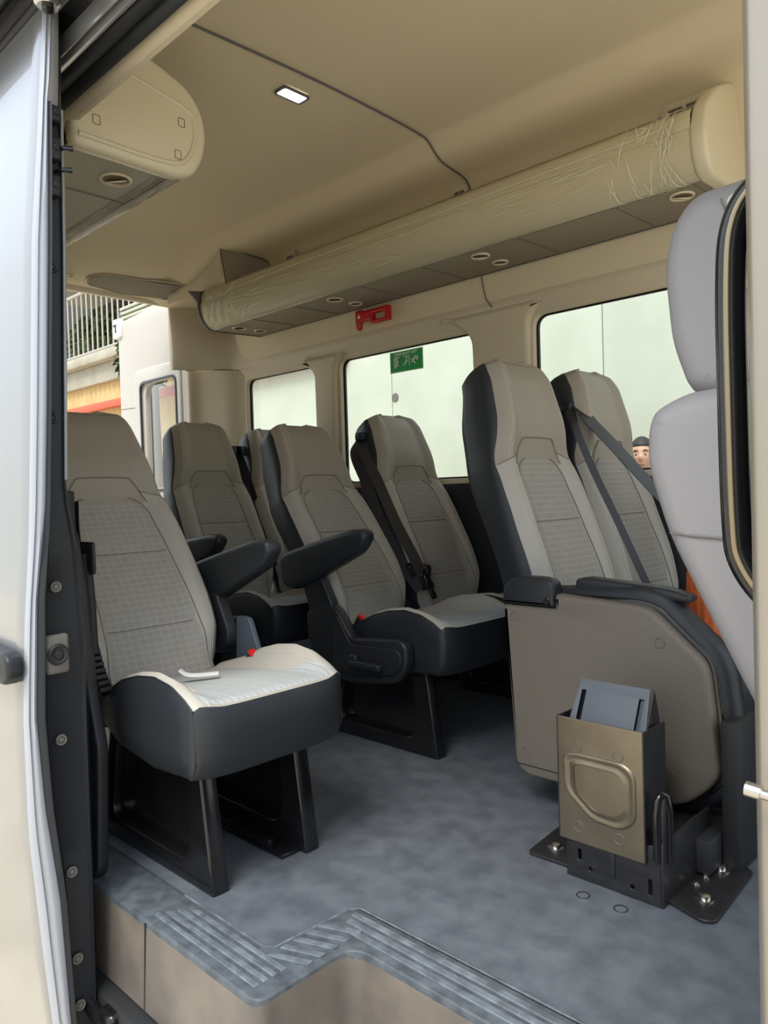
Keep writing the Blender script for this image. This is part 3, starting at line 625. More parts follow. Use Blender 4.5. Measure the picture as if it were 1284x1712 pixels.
def topz(u, x):
    zc = lerp([(-.50, .405), (-.40, .417), (-.25, .436), (-.1, .450), (-.02, .453), (0, .449)], x)
    zs_ = lerp([(-.50, .42), (-.40, .448), (-.33, .478), (-.25, .498), (-.17, .507), (-.09, .497), (-.03, .473), (0, .455)], x)
    return zc+(zs_-zc)*smth(.68, .94, abs(u))-.010*smth(.93, 1, abs(u))
def yw(u, x): return u*(.212-.018*smth(-.10, .0, x)*0-.02*smth(-.34, -.5, x))
def xf(u, x): return x-(.030*abs(u)**5)*(1+x/.5)
XS = [-.50+i*.5/30 for i in range(31)]
def cushion_meshes():
    U = [-1+2*i/32 for i in range(33)]
    cover = bmesh.new(); bgrid(cover, [[(xf(u, x), yw(u, x), topz(u, x)) for u in U] for x in XS])
    base = bmesh.new()
    # front face
    fr_ = [[(xf(u, 0)+dx, yw(u, 0), (topz(u, 0)*(1-t)+(.290+.002*abs(u)**3)*t)) for u in U] for t, dx in ((0, 0), (.06, .004), (.3, .008), (.7, .004), (.95, -.01), (1, -.02))]
    bgrid(base, fr_)
    for s_ in (-1, 1):
        rows = []
        for x in XS[::-1]:
            zt = topz(s_, x); zb = lerp([(-.5, .33), (-.35, .30), (-.2, .280), (0, .292)], x); y = yw(s_, x); X_ = xf(1, x)
            kk = smth(0, .04, -x); rows.append([(X_+(1-kk)*dx_, y+s_*kk*o1, zt*(1-t)+zb*t) for t, dx_, o1 in ((0, 0, 0), (.06, .004, .006), (.3, .008, .009), (.7, .004, .008), (.95, -.01, .002), (1, -.02, -.008))])
        bgrid(base, rows)
    bot = [[(xf(u, x)-.02*(x > -.01), yw(u, x)*.955, lerp([(-.5, .33), (-.35, .30), (-.2, .280), (0, .292)], x)-.0) for u in (-1, 0, 1)] for x in XS]
    bgrid(base, bot); bmesh.ops.remove_doubles(base, verts=base.verts, dist=.002)
    ins_ = bmesh.new(); rows = []
    for i in range(41):
        x = -.47+.462*i/40; row = []
        for k in range(25):
            a = -1+2*k/24; u = a*lerp([(-.47, .60), (-.15, .74), (-.01, .93)], x); e = .006*(1-max(0, (abs(a)-.88)/.12)**2)*(1-max(0, (x+.03)/.022)**2 if x > -.03 else 1)-.001
            row.append((xf(u, x), yw(u, x), topz(u, x)+e))
        rows.append(row)
    bgrid(ins_, rows)
    se = bmesh.new()
    for s_ in (-1,):
        btube(se, [(xf(.995, x)+.001, yw(s_*1.0, x), topz(1, x)+.0005) for x in XS[4:]], .0022, 5)
        btube(se, [(xf(1, 0), yw(s_, 0), topz(1, 0)), (xf(1, 0)+.005, yw(s_, 0), .40), (xf(1, 0)+.003, yw(s_, 0), .33), (xf(1, 0)-.008, yw(s_, 0), .308)], .0022, 5)
    sb = bmesh.new()
    for s_ in (-1,):
        for uu in (.84,):
            btube(sb, [(xf(uu, x), yw(s_*uu, x), topz(uu, x)+.0004) for x in XS[4:]], .0009, 5)
    return base, cover, ins_, se, sb
PROTO = {}
def md(key, bm, m, ang=35):
    bmesh.ops.recalc_face_normals(bm, faces=bm.faces)
    me = bpy.data.meshes.new(key); bm.to_mesh(me); bm.free(); me.materials.append(m); me.shade_smooth(); me.set_sharp_from_angle(angle=R(ang)); PROTO[key] = me
a_, b_, c_, d_, e_, f_ = back_meshes(); md('headrest_cover', f_, LEAT, 60)
md('backrest_cover', a_, LEA, 60); md('backrest_shell', b_, DARK, 50); md('fabric_insert', c_, FAB, 70); md('seam', d_, SEAM); md('stitching', e_, STI)
a_, b_, c_, d_, e_ = cushion_meshes()
md('cushion_base', a_, DARK, 50); md('cushion_top', b_, LEA, 60); md('seat_insert', c_, FABC, 70); md('cushion_piping', d_, DARK); md('cushion_stitching', e_, STI)
# backrest normals must face forward (open grids)
for k in ('backrest_cover', 'fabric_insert', 'headrest_cover'):
    me = PROTO[k]
    if sum(p.normal.x for p in me.polygons) < 0: me.flip_normals()
for k in ('cushion_top', 'seat_insert'):
    me = PROTO[k]
    if sum(p.normal.z for p in me.polygons) < 0: me.flip_normals()
def fz(a, b_, c): return (a, c, b_)
out_ = rp([(-.175, .31), (-.12, .31), (-.075, 0), (-.10, 0), (-.60, 0), (-.625, .02), (-.55, .31), (-.50, .31)], [0, .01, .01, 0, .01, .02, .01, 0])
bm = shape(out_, [rp([(-.185, .28), (-.165, .10), (-.195, .05), (-.53, .05), (-.555, .075), (-.515, .28)], .03)], .045, .006, fz)

md('leg_frame', bm, BLK)
md('leg_web', shape(rp([(-.18, .29), (-.158, .10), (-.185, .04), (-.54, .04), (-.565, .075), (-.52, .29)], .03), [], .006, .001, fz), BLK)
cov = rp([(-.65, .45), (-.62, .481), (-.53, .504), (-.475, .486), (-.40, .385), (-.36, .392), (-.17, .408), (-.137, .388), (-.134, .323), (-.177, .255), (-.413, .22), (-.54, .245), (-.64, .335)], [.03, .03, .03, .03, .02, .01, .03, .03, .03, .04, .05, .04, .05])
md('side_cover', shape(cov, [], .045, .012, fz), PLAS)
bm = shape(rp([(-.47, .47), (-.40, .365), (-.18, .375), (-.155, .36), (-.155, .32), (-.19, .285), (-.40, .255), (-.50, .27)], .02), [], .012, .004, fz); md('cover_inset', bm, PLAS)
bm = bmesh.new(); bbox(bm, -.385, -.235, -.016, .012, .292, .318, .008, 3); bbox(bm, -.385, -.35, -.014, .012, .30, .338, .008, 3); md('recline_lever', bm, PLAS)
arm = rp([(-.775, .655), (-.768, .56), (-.70, .538), (-.56, .590), (-.33, .695), (-.292, .745), (-.300, .775), (-.357, .778), (-.585, .725), (-.745, .682)], [.03, .03, .04, .1, .03, .02, .015, .03, .1, .02])
md('armrest', shape(arm, [], .060, .018, fz), DARK, 50)
bm = shape(rp([(-.68, .60), (-.56, .61), (-.50, .50), (-.50, .45), (-.60, .43), (-.63, .47)], .02), [], .04, .010, fz); md('armrest_post', bm, PLAS)
bm = bmesh.new(); bbox(bm, -.016, .016, -.013, .013, -.05, .0, .005, 2); md('buckle_body', bm, PLAS)
bm = bmesh.new(); bbox(bm, -.012, .012, -.014, .008, -.006, .004, .002, 2); md('buckle_button', bm, RED)
def inst(key, parent, loc=(0, 0, 0), rot=(0, 0, 0), name=None, label=None, scl=None):
    me = PROTO[key]; ob = bpy.data.objects.new(name or key, me); COL.objects.link(ob); ob.parent = parent; ob.location = loc; ob.rotation_euler = rot
    if scl: ob.scale = scl
    if label: ob['label'] = label
    return ob
HXS, HZS = -.533+.028, .465-.02
def seat(X, Y, rec, label, group, arms=(), cover=None, legs=(-.14, .14), pitch=0, buckles=(), bs=1, adx=0):
    r_ = empty('passenger_seat', (X, Y, 0)); tag(r_, label, 'seat', group)
    k = empty  # noqa
    sh = inst('backrest_shell', r_, (-.533, 0, .425), (0, R(-rec), 0), 'backrest', 'black sides and back')
    cv = inst('backrest_cover', r_, (-.533, 0, .425), (0, R(-rec), 0))
    sh.scale = cv.scale = (1, 1, bs)
    for q_ in ('fabric_insert', 'seam', 'stitching'): inst(q_, cv)
    inst('headrest_cover', cv, label='taupe headrest leather, darker partly for painted shade')
    inst('cushion_base', r_); ct = inst('cushion_top', r_)
    inst('seat_insert', ct)
    for q_ in (1, -1): inst('cushion_piping', ct, scl=(1, q_, 1)); inst('cushion_stitching', ct, scl=(1, q_, 1))
    for y in legs:
        lf = inst('leg_frame', r_, (0, y, 0), name='leg_frame'); inst('leg_web', lf, (0, .010, 0))
    if cover:
        sc = inst('side_cover', r_, (0, cover*.246, 0)); inst('cover_inset', sc, (0, cover*.024, 0)); inst('recline_lever', sc, (0, cover*.040, 0))
    for (sd, tilt) in arms:
        a = inst('armrest', r_, (adx, sd*.262, 0)); p = inst('armrest_post', r_, (adx, sd*.248, 0))
        if tilt:
            c = Vector((-.70, 0, .60)); Rm = Matrix.Rotation(R(tilt), 3, 'Y'); a.rotation_euler = (0, R(tilt), 0); d = c-Rm@c; a.location = (d.x, sd*.262, d.z)
    for (x, y, z) in buckles:
        bk = inst('buckle_body', r_, (x, y, z), (R(5), R(35), 0), 'buckle'); inst('buckle_button', bk, name='buckle_button', label='red release button')
    return r_, cv
G1 = 'high backed passenger seats'
s1, s1c = seat(-1.384, 1.062, 31, 'large light grey single seat nearest the sliding door', G1, arms=((1, 0),), legs=(-.126, .146), bs=.985, adx=-.045, buckles=((-.36, .19, .462),))
r2n, r2nc = seat(-1.557, 2.094, 30.5, 'middle row seat with a raised black armrest and red buckle on its aisle side', G1, arms=((-1, 0),), cover=-1, legs=(-.17,), buckles=((-.415, -.195, .452),))
r2f, r2fc = seat(-1.532, 2.549, 23.0, 'middle row seat by the sticker window with black belts hanging over its edge', G1, legs=(.14,))
r3n, r3nc = seat(-2.448, 2.082, 21.5, 'shaded rear row seat in front of the open rear door', G1, bs=1.015, arms=((-1, 5),), cover=-1, legs=(-.17,))
r3f, r3fc = seat(-2.45, 2.535, 22, 'rear row seat mostly hidden behind the middle row seat with the armrest', G1, legs=(.14,))
r1n, r1nc = seat(-.653, 2.114, 15.5, 'front row seat with broad black side, directly behind the taupe folded panel', G1, bs=1.03, legs=(-.10,))
r1f, r1fc = seat(-.643, 2.562, 14.5, 'front row seat beside the front window with a black belt slanting across it', G1, bs=1.03, legs=(.14,))
# grey version of the seat by the door
for ch in s1.children_recursive:
    pass
def W(par, pts): l = par.location; return [(p[0]-l.x, p[1]-l.y, p[2]-l.z) for p in pts]
# belts
b_ = empty  # keep helper name free
def belt(par, pts, wid, wdir=(0, 1, 0), name='seat_belt'):
    return ribbon(name, W(par, pts), wid, wdir, BELT, par)
belt(r2f, [(-2.43, 2.40, 1.16), (-2.40, 2.345, 1.10), (-2.30, 2.335, .95), (-2.20, 2.33, .78), (-2.08, 2.33, .60), (-2.03, 2.33, .50)], .046, (.6, 1, .3))
belt(r2f, [(-2.45, 2.385, 1.15), (-2.43, 2.325, 1.08), (-2.35, 2.31, .95), (-2.26, 2.305, .78), (-2.14, 2.30, .60), (-2.05, 2.31, .50)], .046, (.9, .5, .4))
bm = bmesh.new(); bbox(bm, -.02, .02, -.03, .03, -.015, .02, .006)
mesh('belt_guide', bm, PLAS, r2f, (-.895, -.175, 1.155))
for i, (x, y, z, a) in enumerate(((-2.10, 2.31, .575, 20), (-2.055, 2.35, .57, -15), (-2.03, 2.33, .53, 5))):
    bm = bmesh.new(); bbox(bm, -.012, .012, -.022, .022, -.03, .03, .004); bbox(bm, -.007, .007, -.013, .013, -.075, -.02, .003)
    o_ = mesh('belt_tongue', bm, BLK, r2f, W(r2f, [(x, y, z)])[0]); o_.rotation_euler = (R(a), R(-25), R(a*2))
belt(r1f, [(-1.37, 2.42, 1.19), (-1.315, 2.40, 1.13), (-1.24, 2.41, 1.045), (-1.02, 2.47, .775), (-.88, 2.52, .60)], .062, (.25, 1, .1))
belt(r1f, [(-1.38, 2.36, 1.17), (-1.345, 2.338, 1.12), (-1.275, 2.335, .96), (-1.18, 2.332, .77), (-1.09, 2.33, .58)], .024, (1, .35, .3))
bm = bmesh.new(); bbox(bm, -.02, .02, -.03, .03, -.015, .02, .006); mesh('belt_guide', bm, PLAS, r1f, (-.755, -.16, 1.18))
for par, y in ((r3n, 2.30), (r3f, 2.33)):
    belt(par, [(-3.33, y, 1.13), (-3.27, y-.01, 1.05), (-3.15, y-.01, .80), (-3.02, y, .55)], .05, (.8, .6, .3))
    bm = bmesh.new(); bbox(bm, -.025, .025, -.035, .035, -.02, .03, .006); mesh('belt_guide', bm, PLAS, par, W(par, [(-3.32, y, 1.14)])[0])
# belt gear beside the seat nearest the door
bm = bmesh.new(); btube(bm, [(-.475, -.23, .77), (-.46, -.23, .64), (-.455, -.23, .52)], .014, 10); mesh('belt_stalk', bm, BLKM, s1)
belt(s1, [(-1.95, .845, .90), (-1.93, .838, .80), (-1.88, .838, .62), (-1.84, .84, .50), (-1.80, .85, .42)], .045, (1, .2, .1))
bm = bmesh.new()
for i in range(7): bbox(bm, -.455+i*.009-.012, -.455+i*.009+.012, -.245, -.215, .525-i*.014-.006, .525-i*.014+.005, .003)
mesh('buckle_boot', bm, BLKM, s1)
bm = bmesh.new(); bbox(bm, -.55, -.43, -.235, -.222, .72, .80, .01, 3); bbox(bm, -.53, -.47, -.238, -.22, .5, .72, .006); mesh('belt_cover', bm, PLAS, s1)
# recline hinge on the aisle side
bm = shape(rp([(-.49, .60), (-.43, .60), (-.36, .45), (-.42, .42), (-.50, .44)], .015), [], .018, .004, fz); bmesh.ops.translate(bm, verts=bm.verts, vec=(0, .232, -.05)); mesh('recline_hinge', bm, mat('hinge_bluegrey', (.06, .075, .10), .45), s1)
# paper tag lying on the grey seat
tg = ribbon('seat_tag', [(0, 0, .016), (.015, .015, .005), (.035, .040, .001), (.065, .070, .002), (.09, .105, .003)], .040, (1, -.8, 0), WPL, None, .003)
tg.scale = (.7, .7, 1); tg.location = (-1.715, 1.0, .449); tag(tg, 'small white curled tag on the cushion of the seat by the door', 'tag')
# floor plate with bolts under the seat by the door
fpz = bmesh.new(); bbox(fpz, -.62, -.10, -.055, .02, .0, .012, .004); bbox(fpz, -.60, -.16, -.05, -.035, .012, .03, .003)
o_ = mesh('floor_plate', fpz, BLK, s1, (0, .12, 0))
for x, y in ((-.2, -.02), (-.33, -.02), (-.5, -.02)): bolt('floor_bolt', (x, y, .012), BLK, o_)
# ------------------------------------------------------------------ folded aisle seat with its panel, leg bracket and base
js = empty('folded_jump_seat', (-.95, 1.8, 0)); tag(js, 'folded up aisle seat with large taupe plastic panel on a bolted floor bracket', 'folding seat')
J = lambda a, b_, c: (a+.95, c, b_)
pout = rp([(-1.262, .572), (-1.095, .572), (-1.093, .612), (-.865, .600), (-.825, .590), (-.70, .478), (-.690, .45), (-.665, .215), (-.69, .178), (-.755, .118), (-.98, .094), (-1.20, .090), (-1.235, .115)], [.004, .004, .004, .02, .03, .05, .03, .04, .04, .05, .02, .03, .03])
plate('seat_panel', pout, [], .045, .012, J, TAUPE, js)
plate('panel_recess', rp([(-1.20, .555), (-.88, .560), (-.845, .545), (-.735, .455), (-.725, .25), (-.77, .17), (-1.18, .135)], .04), [], .006, .002, lambda a, b_, c: (a+.95, c-.0225, b_), TAUPE, js) if 0 else None
plate('hinge_cap', rp([(-1.266, .575), (-1.095, .575), (-1.095, .645), (-1.13, .655), (-1.22, .655), (-1.262, .628)], [.006, .006, .02, .02, .04, .03]), [], .05, .010, J, PLAS, js)
bm = bmesh.new(); disc(bm, (-1.117+.95, -.025, .592), (0, -1, 0), .010, .004, 16); mesh('cap_screw', bm, BLK, js)
pad = rp([(-1.20, .62), (-.86, .648), (-.805, .632), (-.665, .505), (-.645, .46), (-.615, .21), (-.64, .16), (-.74, .085), (-.98, .07), (-1.20, .08)], [.03, .04, .04, .06, .05, .05, .05, .05, .02, .02])
plate('seat_cushion', pad, [], .075, .03, lambda a, b_, c: (a+.95, .052+c, b_), DARK, js, 60)
plate('panel_bead', rp([(-1.10, .612), (-.862, .612), (-.815, .600), (-.688, .486), (-.677, .45), (-.652, .215), (-.68, .17), (-.75, .107), (-.98, .084), (-1.1, .083)], [.0, .03, .03, .05, .04, .04, .04, .05, .02, 0]), [], .02, .005, lambda a, b_, c: (a+.95, .02+c, b_), BLK, js)
plate('armrest', rp([(-1.06, .612), (-1.06, .650), (-1.03, .656), (-.80, .640), (-.745, .625), (-.75, .605), (-.86, .618)], [.01, .012, .01, .05, .01, .01, .02]), [], .055, .010, lambda a, b_, c: (a+.95, .055+c, b_), DARK, js, 50)
rings('panel_plug', [(a+.95, -.0235, b_) for a, b_ in ((-1.224, .541), (-.801, .514), (-1.195, .161), (-.784, .191))], (0, 1, 0), .0125, CLIP, js, .001)
tube('panel_joint', [(-1.232+.95, -.023, .122), (-.98+.95, -.023, .122)], .0018, BLKM, js, 5)
# folded leg: box with embossed front
bx = plate('leg_plate', rr4(-.935, -.727, .088, .372, .004), [], .004, .001, lambda a, b_, c: (a+.95, -.28+c, b_), WREF, js)
hexo = rp([(-.918, .285), (-.89, .292), (-.775, .292), (-.748, .272), (-.748, .175), (-.78, .148), (-.85, .152), (-.915, .205)], .02)
cxh, czh = -.833, .222
def sc_(k): return [((p[0]-cxh)*k+cxh+.95, (p[1]-czh)*k+czh) for p in hexo]
rws = [[(p[0], -.282+d, p[1]) for p in sc_(k)] for k, d in ((1.06, .001), (1.02, -.0035), (.98, -.004), (.90, -.0012), (.80, -.0008), (.76, -.0035), (.72, -.0038), (.70, .001))]
grid('embossed_ring', rws, WREF, bx, close=True, ang=60)
rings('leg_rivet', [(a+.95, -.2825, b_) for a, b_ in ((-.885, .308), (-.785, .308), (-.885, .125), (-.785, .125))], (0, 1, 0), .0115, CLIP, bx, .0012)
for x in (-.935, -.727): box('leg_side', x+.95-.002, x+.95+.002, -.282, -.20 if x < -.8 else -.175, .088, .372, STEEL, js, .0005, 1)
fp_ = shape(rp([(-.925, 0), (-.737, 0), (-.745, .10), (-.915, .10)], .003), [rr4(-.908, -.896, .005, .075, .003), rr4(-.766, -.754, .005, .075, .003)], .004, .001, lambda a, b_, c: (a+.95, -.245+b_*.45+c*.9, .355+b_*.9-c*.45))
mesh('leg_flap', fp_, BLUEG, js)
plate('flap_lining', rp([(-.920, 0), (-.742, 0), (-.750, .095), (-.910, .095)], .003), [], .003, .0005, lambda a, b_, c: (a+.95, -.238+b_*.45+c*.9, .352+b_*.9-c*.45), BLK, js)
plate('flap_side', [(-.245, .355), (-.20, .447), (-.175, .372), (-.175, .30), (-.245, .30)], [], .004, .001, lambda a, b_, c: (-.738+.95+c, a, b_), STEEL, js)
plate('leg_back', rr4(-.925, -.737, .09, .36, .003), [], .004, .001, lambda a, b_, c: (a+.95, -.18+c, b_), STEEL, js)
bp_ = plate('base_bracket', rp([(-.918, 0), (-.697, 0), (-.697, .13), (-.725, .13), (-.735, .085), (-.88, .085), (-.89, .13), (-.918, .13)], [.003, .003, .01, .01, .02, .02, .01, .01]), [rr4(-.892, -.884, .045, .07, .002), rr4(-.724, -.716, .02, .055, .003), rr4(-.866, -.856, .026, .036, .005), rr4(-.766, -.756, .020, .030, .005)], .006, .0015, lambda a, b_, c: (a+.95, -.273+c, b_), STEEL, js)
plate('base_inner_plate', rr4(-.89, -.73, .05, .115, .01), [], .003, .0005, lambda a, b_, c: (a+.95, -.262+c, b_), mat('bronze_reflection_plate', (.45, .37, .20), .35, metal=.7), js)  # yellowish bronze reflection put into this plate's colour
box('release_tab', -.81+.95, -.80+.95, -.279, -.272, .03, .10, BLKM, js, .001)
box('base_side', -.697+.95, -.691+.95, -.275, -.02, 0, .14, STEEL, js, .001)
box('base_side', -.922+.95, -.916+.95, -.275, -.02, 0, .14, STEEL, js, .001)
tube('leg_loop', [(-.703+.95, -.275, .10), (-.703+.95, -.277, .20), (-.701+.95, -.273, .228), (-.697+.95, -.262, .242), (-.693+.95, -.250, .238), (-.690+.95, -.242, .20), (-.690+.95, -.242, .09)], .009, BLK, js, 12)
box('loop_web', -.702+.95, -.690+.95, -.272, -.245, .09, .235, STEEL, js, .004)
pl1 = plate('floor_plate', rp([(-1.045, 1.545), (-1.06, 1.72), (-.90, 1.76), (-.91, 1.55)], .015), [], .008, .002, lambda a, b_, c: (a+.95, b_-1.8, .004+c), STEEL, js)
pl2 = plate('floor_plate', rp([(-.72, 1.56), (-.70, 1.84), (-.60, 1.80), (-.588, 1.54), (-.61, 1.525)], .015), [], .008, .002, lambda a, b_, c: (a+.95, b_-1.8, .004+c), STEEL, js)
bolt('bolt', (-1.002+.95, 1.607-1.8, .008), CHR, pl1); bolt('bolt', (-.638+.95, 1.609-1.8, .008), CHR, pl2); bolt('bolt', (-.659+.95, 1.759-1.8, .008), CHR, pl2)
bolt('bolt', (-.675+.95, 1.655-1.8, .008), CHR, pl2, r=.006); bolt('bolt', (-.672+.95, 1.70-1.8, .008), CHR, pl2, r=.006)
box('seat_chassis', -.93+.95, -.66+.95, -.10, .11, .012, .09, BLKM, js, .006)
box('seat_chassis', -.66+.95, -.62+.95, -.03, .11, .0, .35, BLKM, js, .006)
rings('floor_mark', [(-.847, 1.465, .0005), (-.760, 1.468, .0005)], (0, 0, 1), .014, BLKM, bpy.data.objects['floor'], .0016)
sc = plate('paper_scrap', rp([(-.04, 0), (.03, -.008), (.04, .006), (-.03, .02)], .004), [], .004, .001, lambda a, b_, c: (a, b_, .006+c+abs(a)*.3), WPL); sc.location = (-.69, 1.87, 0); tag(sc, 'crumpled white scrap on the floor behind the bolted bracket', 'paper scrap')
# orange bag on the front row
ob_ = empty('orange_bag', (-.79, 2.05, .460)); tag(ob_, 'orange ribbed bag on the front row seat, mostly behind the grey seat back', 'bag')
rws = []
for i in range(12):
    z = i*.31/11; k = .72-.2*(z/.31)**3
    rws.append([(k*.075*math.cos(t*math.pi/24)*(1+.05*math.cos(t*2.2)), k*.06*math.sin(t*math.pi/24)*(1+.05*math.cos(t*2.2)), z) for t in range(48)])
grid('bag_body', rws, ORG, ob_, close=True, caps=True, ang=70)
tube('bag_drawstring', [(.040*math.cos(t*math.pi/12), .033*math.sin(t*math.pi/12), .29) for t in range(25)], .005, BLKM, ob_)
# ------------------------------------------------------------------ front passenger seat (edge on)
fs = empty('front_seat', (-.238, 1.3, 0)); tag(fs, 'grey leather front passenger seat seen from its side beside the door pillar', 'seat')
FZ = lambda y: (lambda a, b_, c: (a+.25, y+c, b_))
hr = rp([(-.522, 1.24), (-.506, 1.305), (-.470, 1.342), (-.37, 1.345), (-.33, 1.30), (-.33, 1.08), (-.36, 1.035), (-.44, 1.022), (-.485, 1.040), (-.512, 1.12)], .03)
plate('headrest', hr, [], .30, .035, FZ(.0), LEAG, fs, 60)
bk = rp([(-.535, .985), (-.525, 1.015), (-.48, 1.037), (-.36, 1.045), (-.30, 1.0), (-.25, .8), (-.13, .42), (-.27, .37), (-.395, .600), (-.505, .82), (-.537, .93)], [.02, .02, .03, .05, .05, .05, .03, .02, .03, .04, .04])
bko = plate('backrest', bk, [], .42, .035, FZ(.02), LEAG, fs, 60)
tube('backrest_seam', [(-.495+.25, -.186, .827), (-.46+.25, -.192, .823), (-.30+.25, -.192, .812)], .0016, CLIP, bko, 5)
tube('backrest_piping', [(p[0]+.25, -.178, p[1]) for p in bk[:9]], .0035, SEAM, bko, 5) if 0 else None
tube('headrest_stitching', [(-.425+.25, -.1505, 1.315), (-.405+.25, -.1510, 1.26), (-.392+.25, -.1512, 1.20), (-.385+.25, -.151, 1.14)], .0016, SEAM, bpy.data.objects['headrest'], 5)
plate('headrest_panel', rp([(-.42, 1.316), (-.375, 1.322), (-.335, 1.288), (-.335, 1.10), (-.385, 1.12), (-.395, 1.24)], .02), [], .006, .002, FZ(-.151), mat('pale_leather', (.60, .57, .54), .5), bpy.data.objects['headrest'])
for y in (-.06, .06): tube('headrest_post', [(-.40+.25, y, 1.0), (-.40+.25, y, 1.06)], .007, CHR, fs)
bm = bmesh.new(); bbox(bm, -.02, .50, -.20, .24, .30, .46, .04, 4); mesh('seat_cushion', bm, DARK, fs)
bm = bmesh.new(); bbox(bm, .0, .45, -.17, .2, 0, .31, .02, 2); mesh('seat_base', bm, BLKM, fs)
# grab handle on the front pillar
gh = empty('grab_handle', (-.232, .86, .76)); tag(gh, 'black glossy grab handle on the front pillar', 'grab handle')
hpth = spline([(.04, -.02, .475), (0, 0, .462), (-.040, 0, .450), (-.062, 0, .415), (-.068, 0, .35), (-.068, 0, .22), (-.066, 0, .10), (-.060, 0, .055), (-.035, 0, .018), (0, 0, .0), (.04, -.02, -.005)], 8)
tube('handle_bar', hpth, .016, BLK, gh, 14)
tube('handle_highlight', [(p.x+.001, p.y-.0125, p.z) for p in hpth[10:-10]], .0055, mat('highlight_bronze', (.30, .24, .16), .25, metal=.9), gh, 8)  # bronze tube stands in for the highlight along the glossy bar
box('handle_mount', -.040, .06, .004, .03, .03, .44, BLK, gh, .01)
# latch pin on the pillar
lp = empty('latch_pin', (-.235, .70, .625)); tag(lp, 'short chrome latch rod sticking out of the front pillar', 'latch')
tube('rod', [(0, .0, 0), (.06, .0, -.004)], .0045, CHR, lp, 12)
bm = bmesh.new(); btube(bm, [(-.004, 0, .001), (.009, 0, 0)], .0068, 14); mesh('rod_cap', bm, CHR, lp)

# ------------------------------------------------------------------ outside
st(box('ground', -30, 12, -12, 12, -.72, -.62, GRD, bev=0), 'pale concrete yard')
st(box('ground_step', -6, 2.5, 4.4, 6.0, -.62, -.58, CONC, bev=.01), 'low concrete kerb along the wall')
ow = empty('boundary_wall', (-4, 6.0, -.62)); tag(ow, 'pale green white panelled wall outside the side windows', 'wall')
for i, (x0, x1) in enumerate(((-9.0, -5.66), (-5.65, -3.16), (-3.15, -.6), (-.59, 2.5))):
    box('wall_panel', x0+4, x1+4, 0, .12, 0, 4.6, OUTW, ow, .004)
bm = bmesh.new(); disc(bm, (-5.608+4, -.001, 1.931+.62), (0, -1, 0), .05, .004, 20); mesh('wall_hole', bm, CLIP, ow)
bd = empty('yard_building', (-11.5, 6.02, -.62)); tag(bd, 'yellow clad building with a concrete ledge behind the rear doorway', 'building')
rws = []
for i in range(160):
    x = -4.5+i*.044
    rws.append([(x, .02*math.sin(i*math.pi/2), 0), (x, .02*math.sin(i*math.pi/2), 3.54)])
grid('cladding', rws, YEL, bd, ang=30)
box('ledge', -4.6, 2.4, -.10, .6, 3.54, 3.86, CONC, bd, .02)
box('ledge', -4.6, 2.4, -.25, .6, 3.86, 4.03, CONC, bd, .03)
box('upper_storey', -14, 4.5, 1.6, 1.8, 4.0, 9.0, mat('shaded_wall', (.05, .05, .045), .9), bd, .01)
box('upper_floor', -4.6, 2.4, -.25, 1.8, 5.75, 6.1, CONC, bd, .02)
rb = box('red_beam', -4.5, 5.2, -.16, -.04, 3.08, 3.20, REDB, bd, .01)
rl_ = empty('balcony_railing', (-11.5, 5.95, 3.42)); tag(rl_, 'pale metal balcony railing above the yard building ledge', 'railing')
tube('top_rail', [(-4.5, 0, 1.15), (2.3, 0, 1.15)], .032, RAILM, rl_)
tube('bottom_rail', [(-4.5, 0, .07), (2.3, 0, .07)], .028, RAILM, rl_)
for i in range(36):
    x = -4.4+i*.19; tube('baluster', [(x, 0, 0.0), (x, 0, 1.15)], .017, RAILM, rl_, 8)
# tree behind the balcony / beyond the rear door
def bush(name, c, rad, n, label, cat='tree', base=-.62):
    e = empty(name, (c[0], c[1], base)); tag(e, label, cat); bm = bmesh.new()
    for i in range(n):
        v = Vector((random.gauss(0, .5), random.gauss(0, .5), random.gauss(0, .5)))
        if v.length > 1.1: v = v.normalized()*1.1
        p = Vector((v.x*rad[0], v.y*rad[1], v.z*rad[2]+c[2]-base)); s_ = random.uniform(.05, .11)
        a = Vector((random.gauss(0, 1), random.gauss(0, 1), random.gauss(0, 1))).normalized(); b2 = a.orthogonal().normalized(); c2_ = a.cross(b2)
        bm.faces.new([bm.verts.new(p+b2*s_), bm.verts.new(p+c2_*s_*.5), bm.verts.new(p-b2*s_), bm.verts.new(p-c2_*s_*.5)])
    mesh('foliage', bm, LEAF, e, ang=0, rev=False)
    tube('trunk', [(0, 0, 0), (.03, 0, (c[2]-base)*.5), (0, .03, c[2]-base)], [.12, .09, .04], mat(name+'_bark', (.08, .06, .04), .9), e)
bush('balcony_shrub', (-14.2, 6.95, 4.15), (1.5, .35, .5), 900, 'dark leafy shrub behind the balcony railing', 'shrub', 3.42)
bush('garden_tree', (-9.7, 5.4, 2.95), (.75, .3, .42), 1300, 'leafy tree seen at the top of the rear door window')

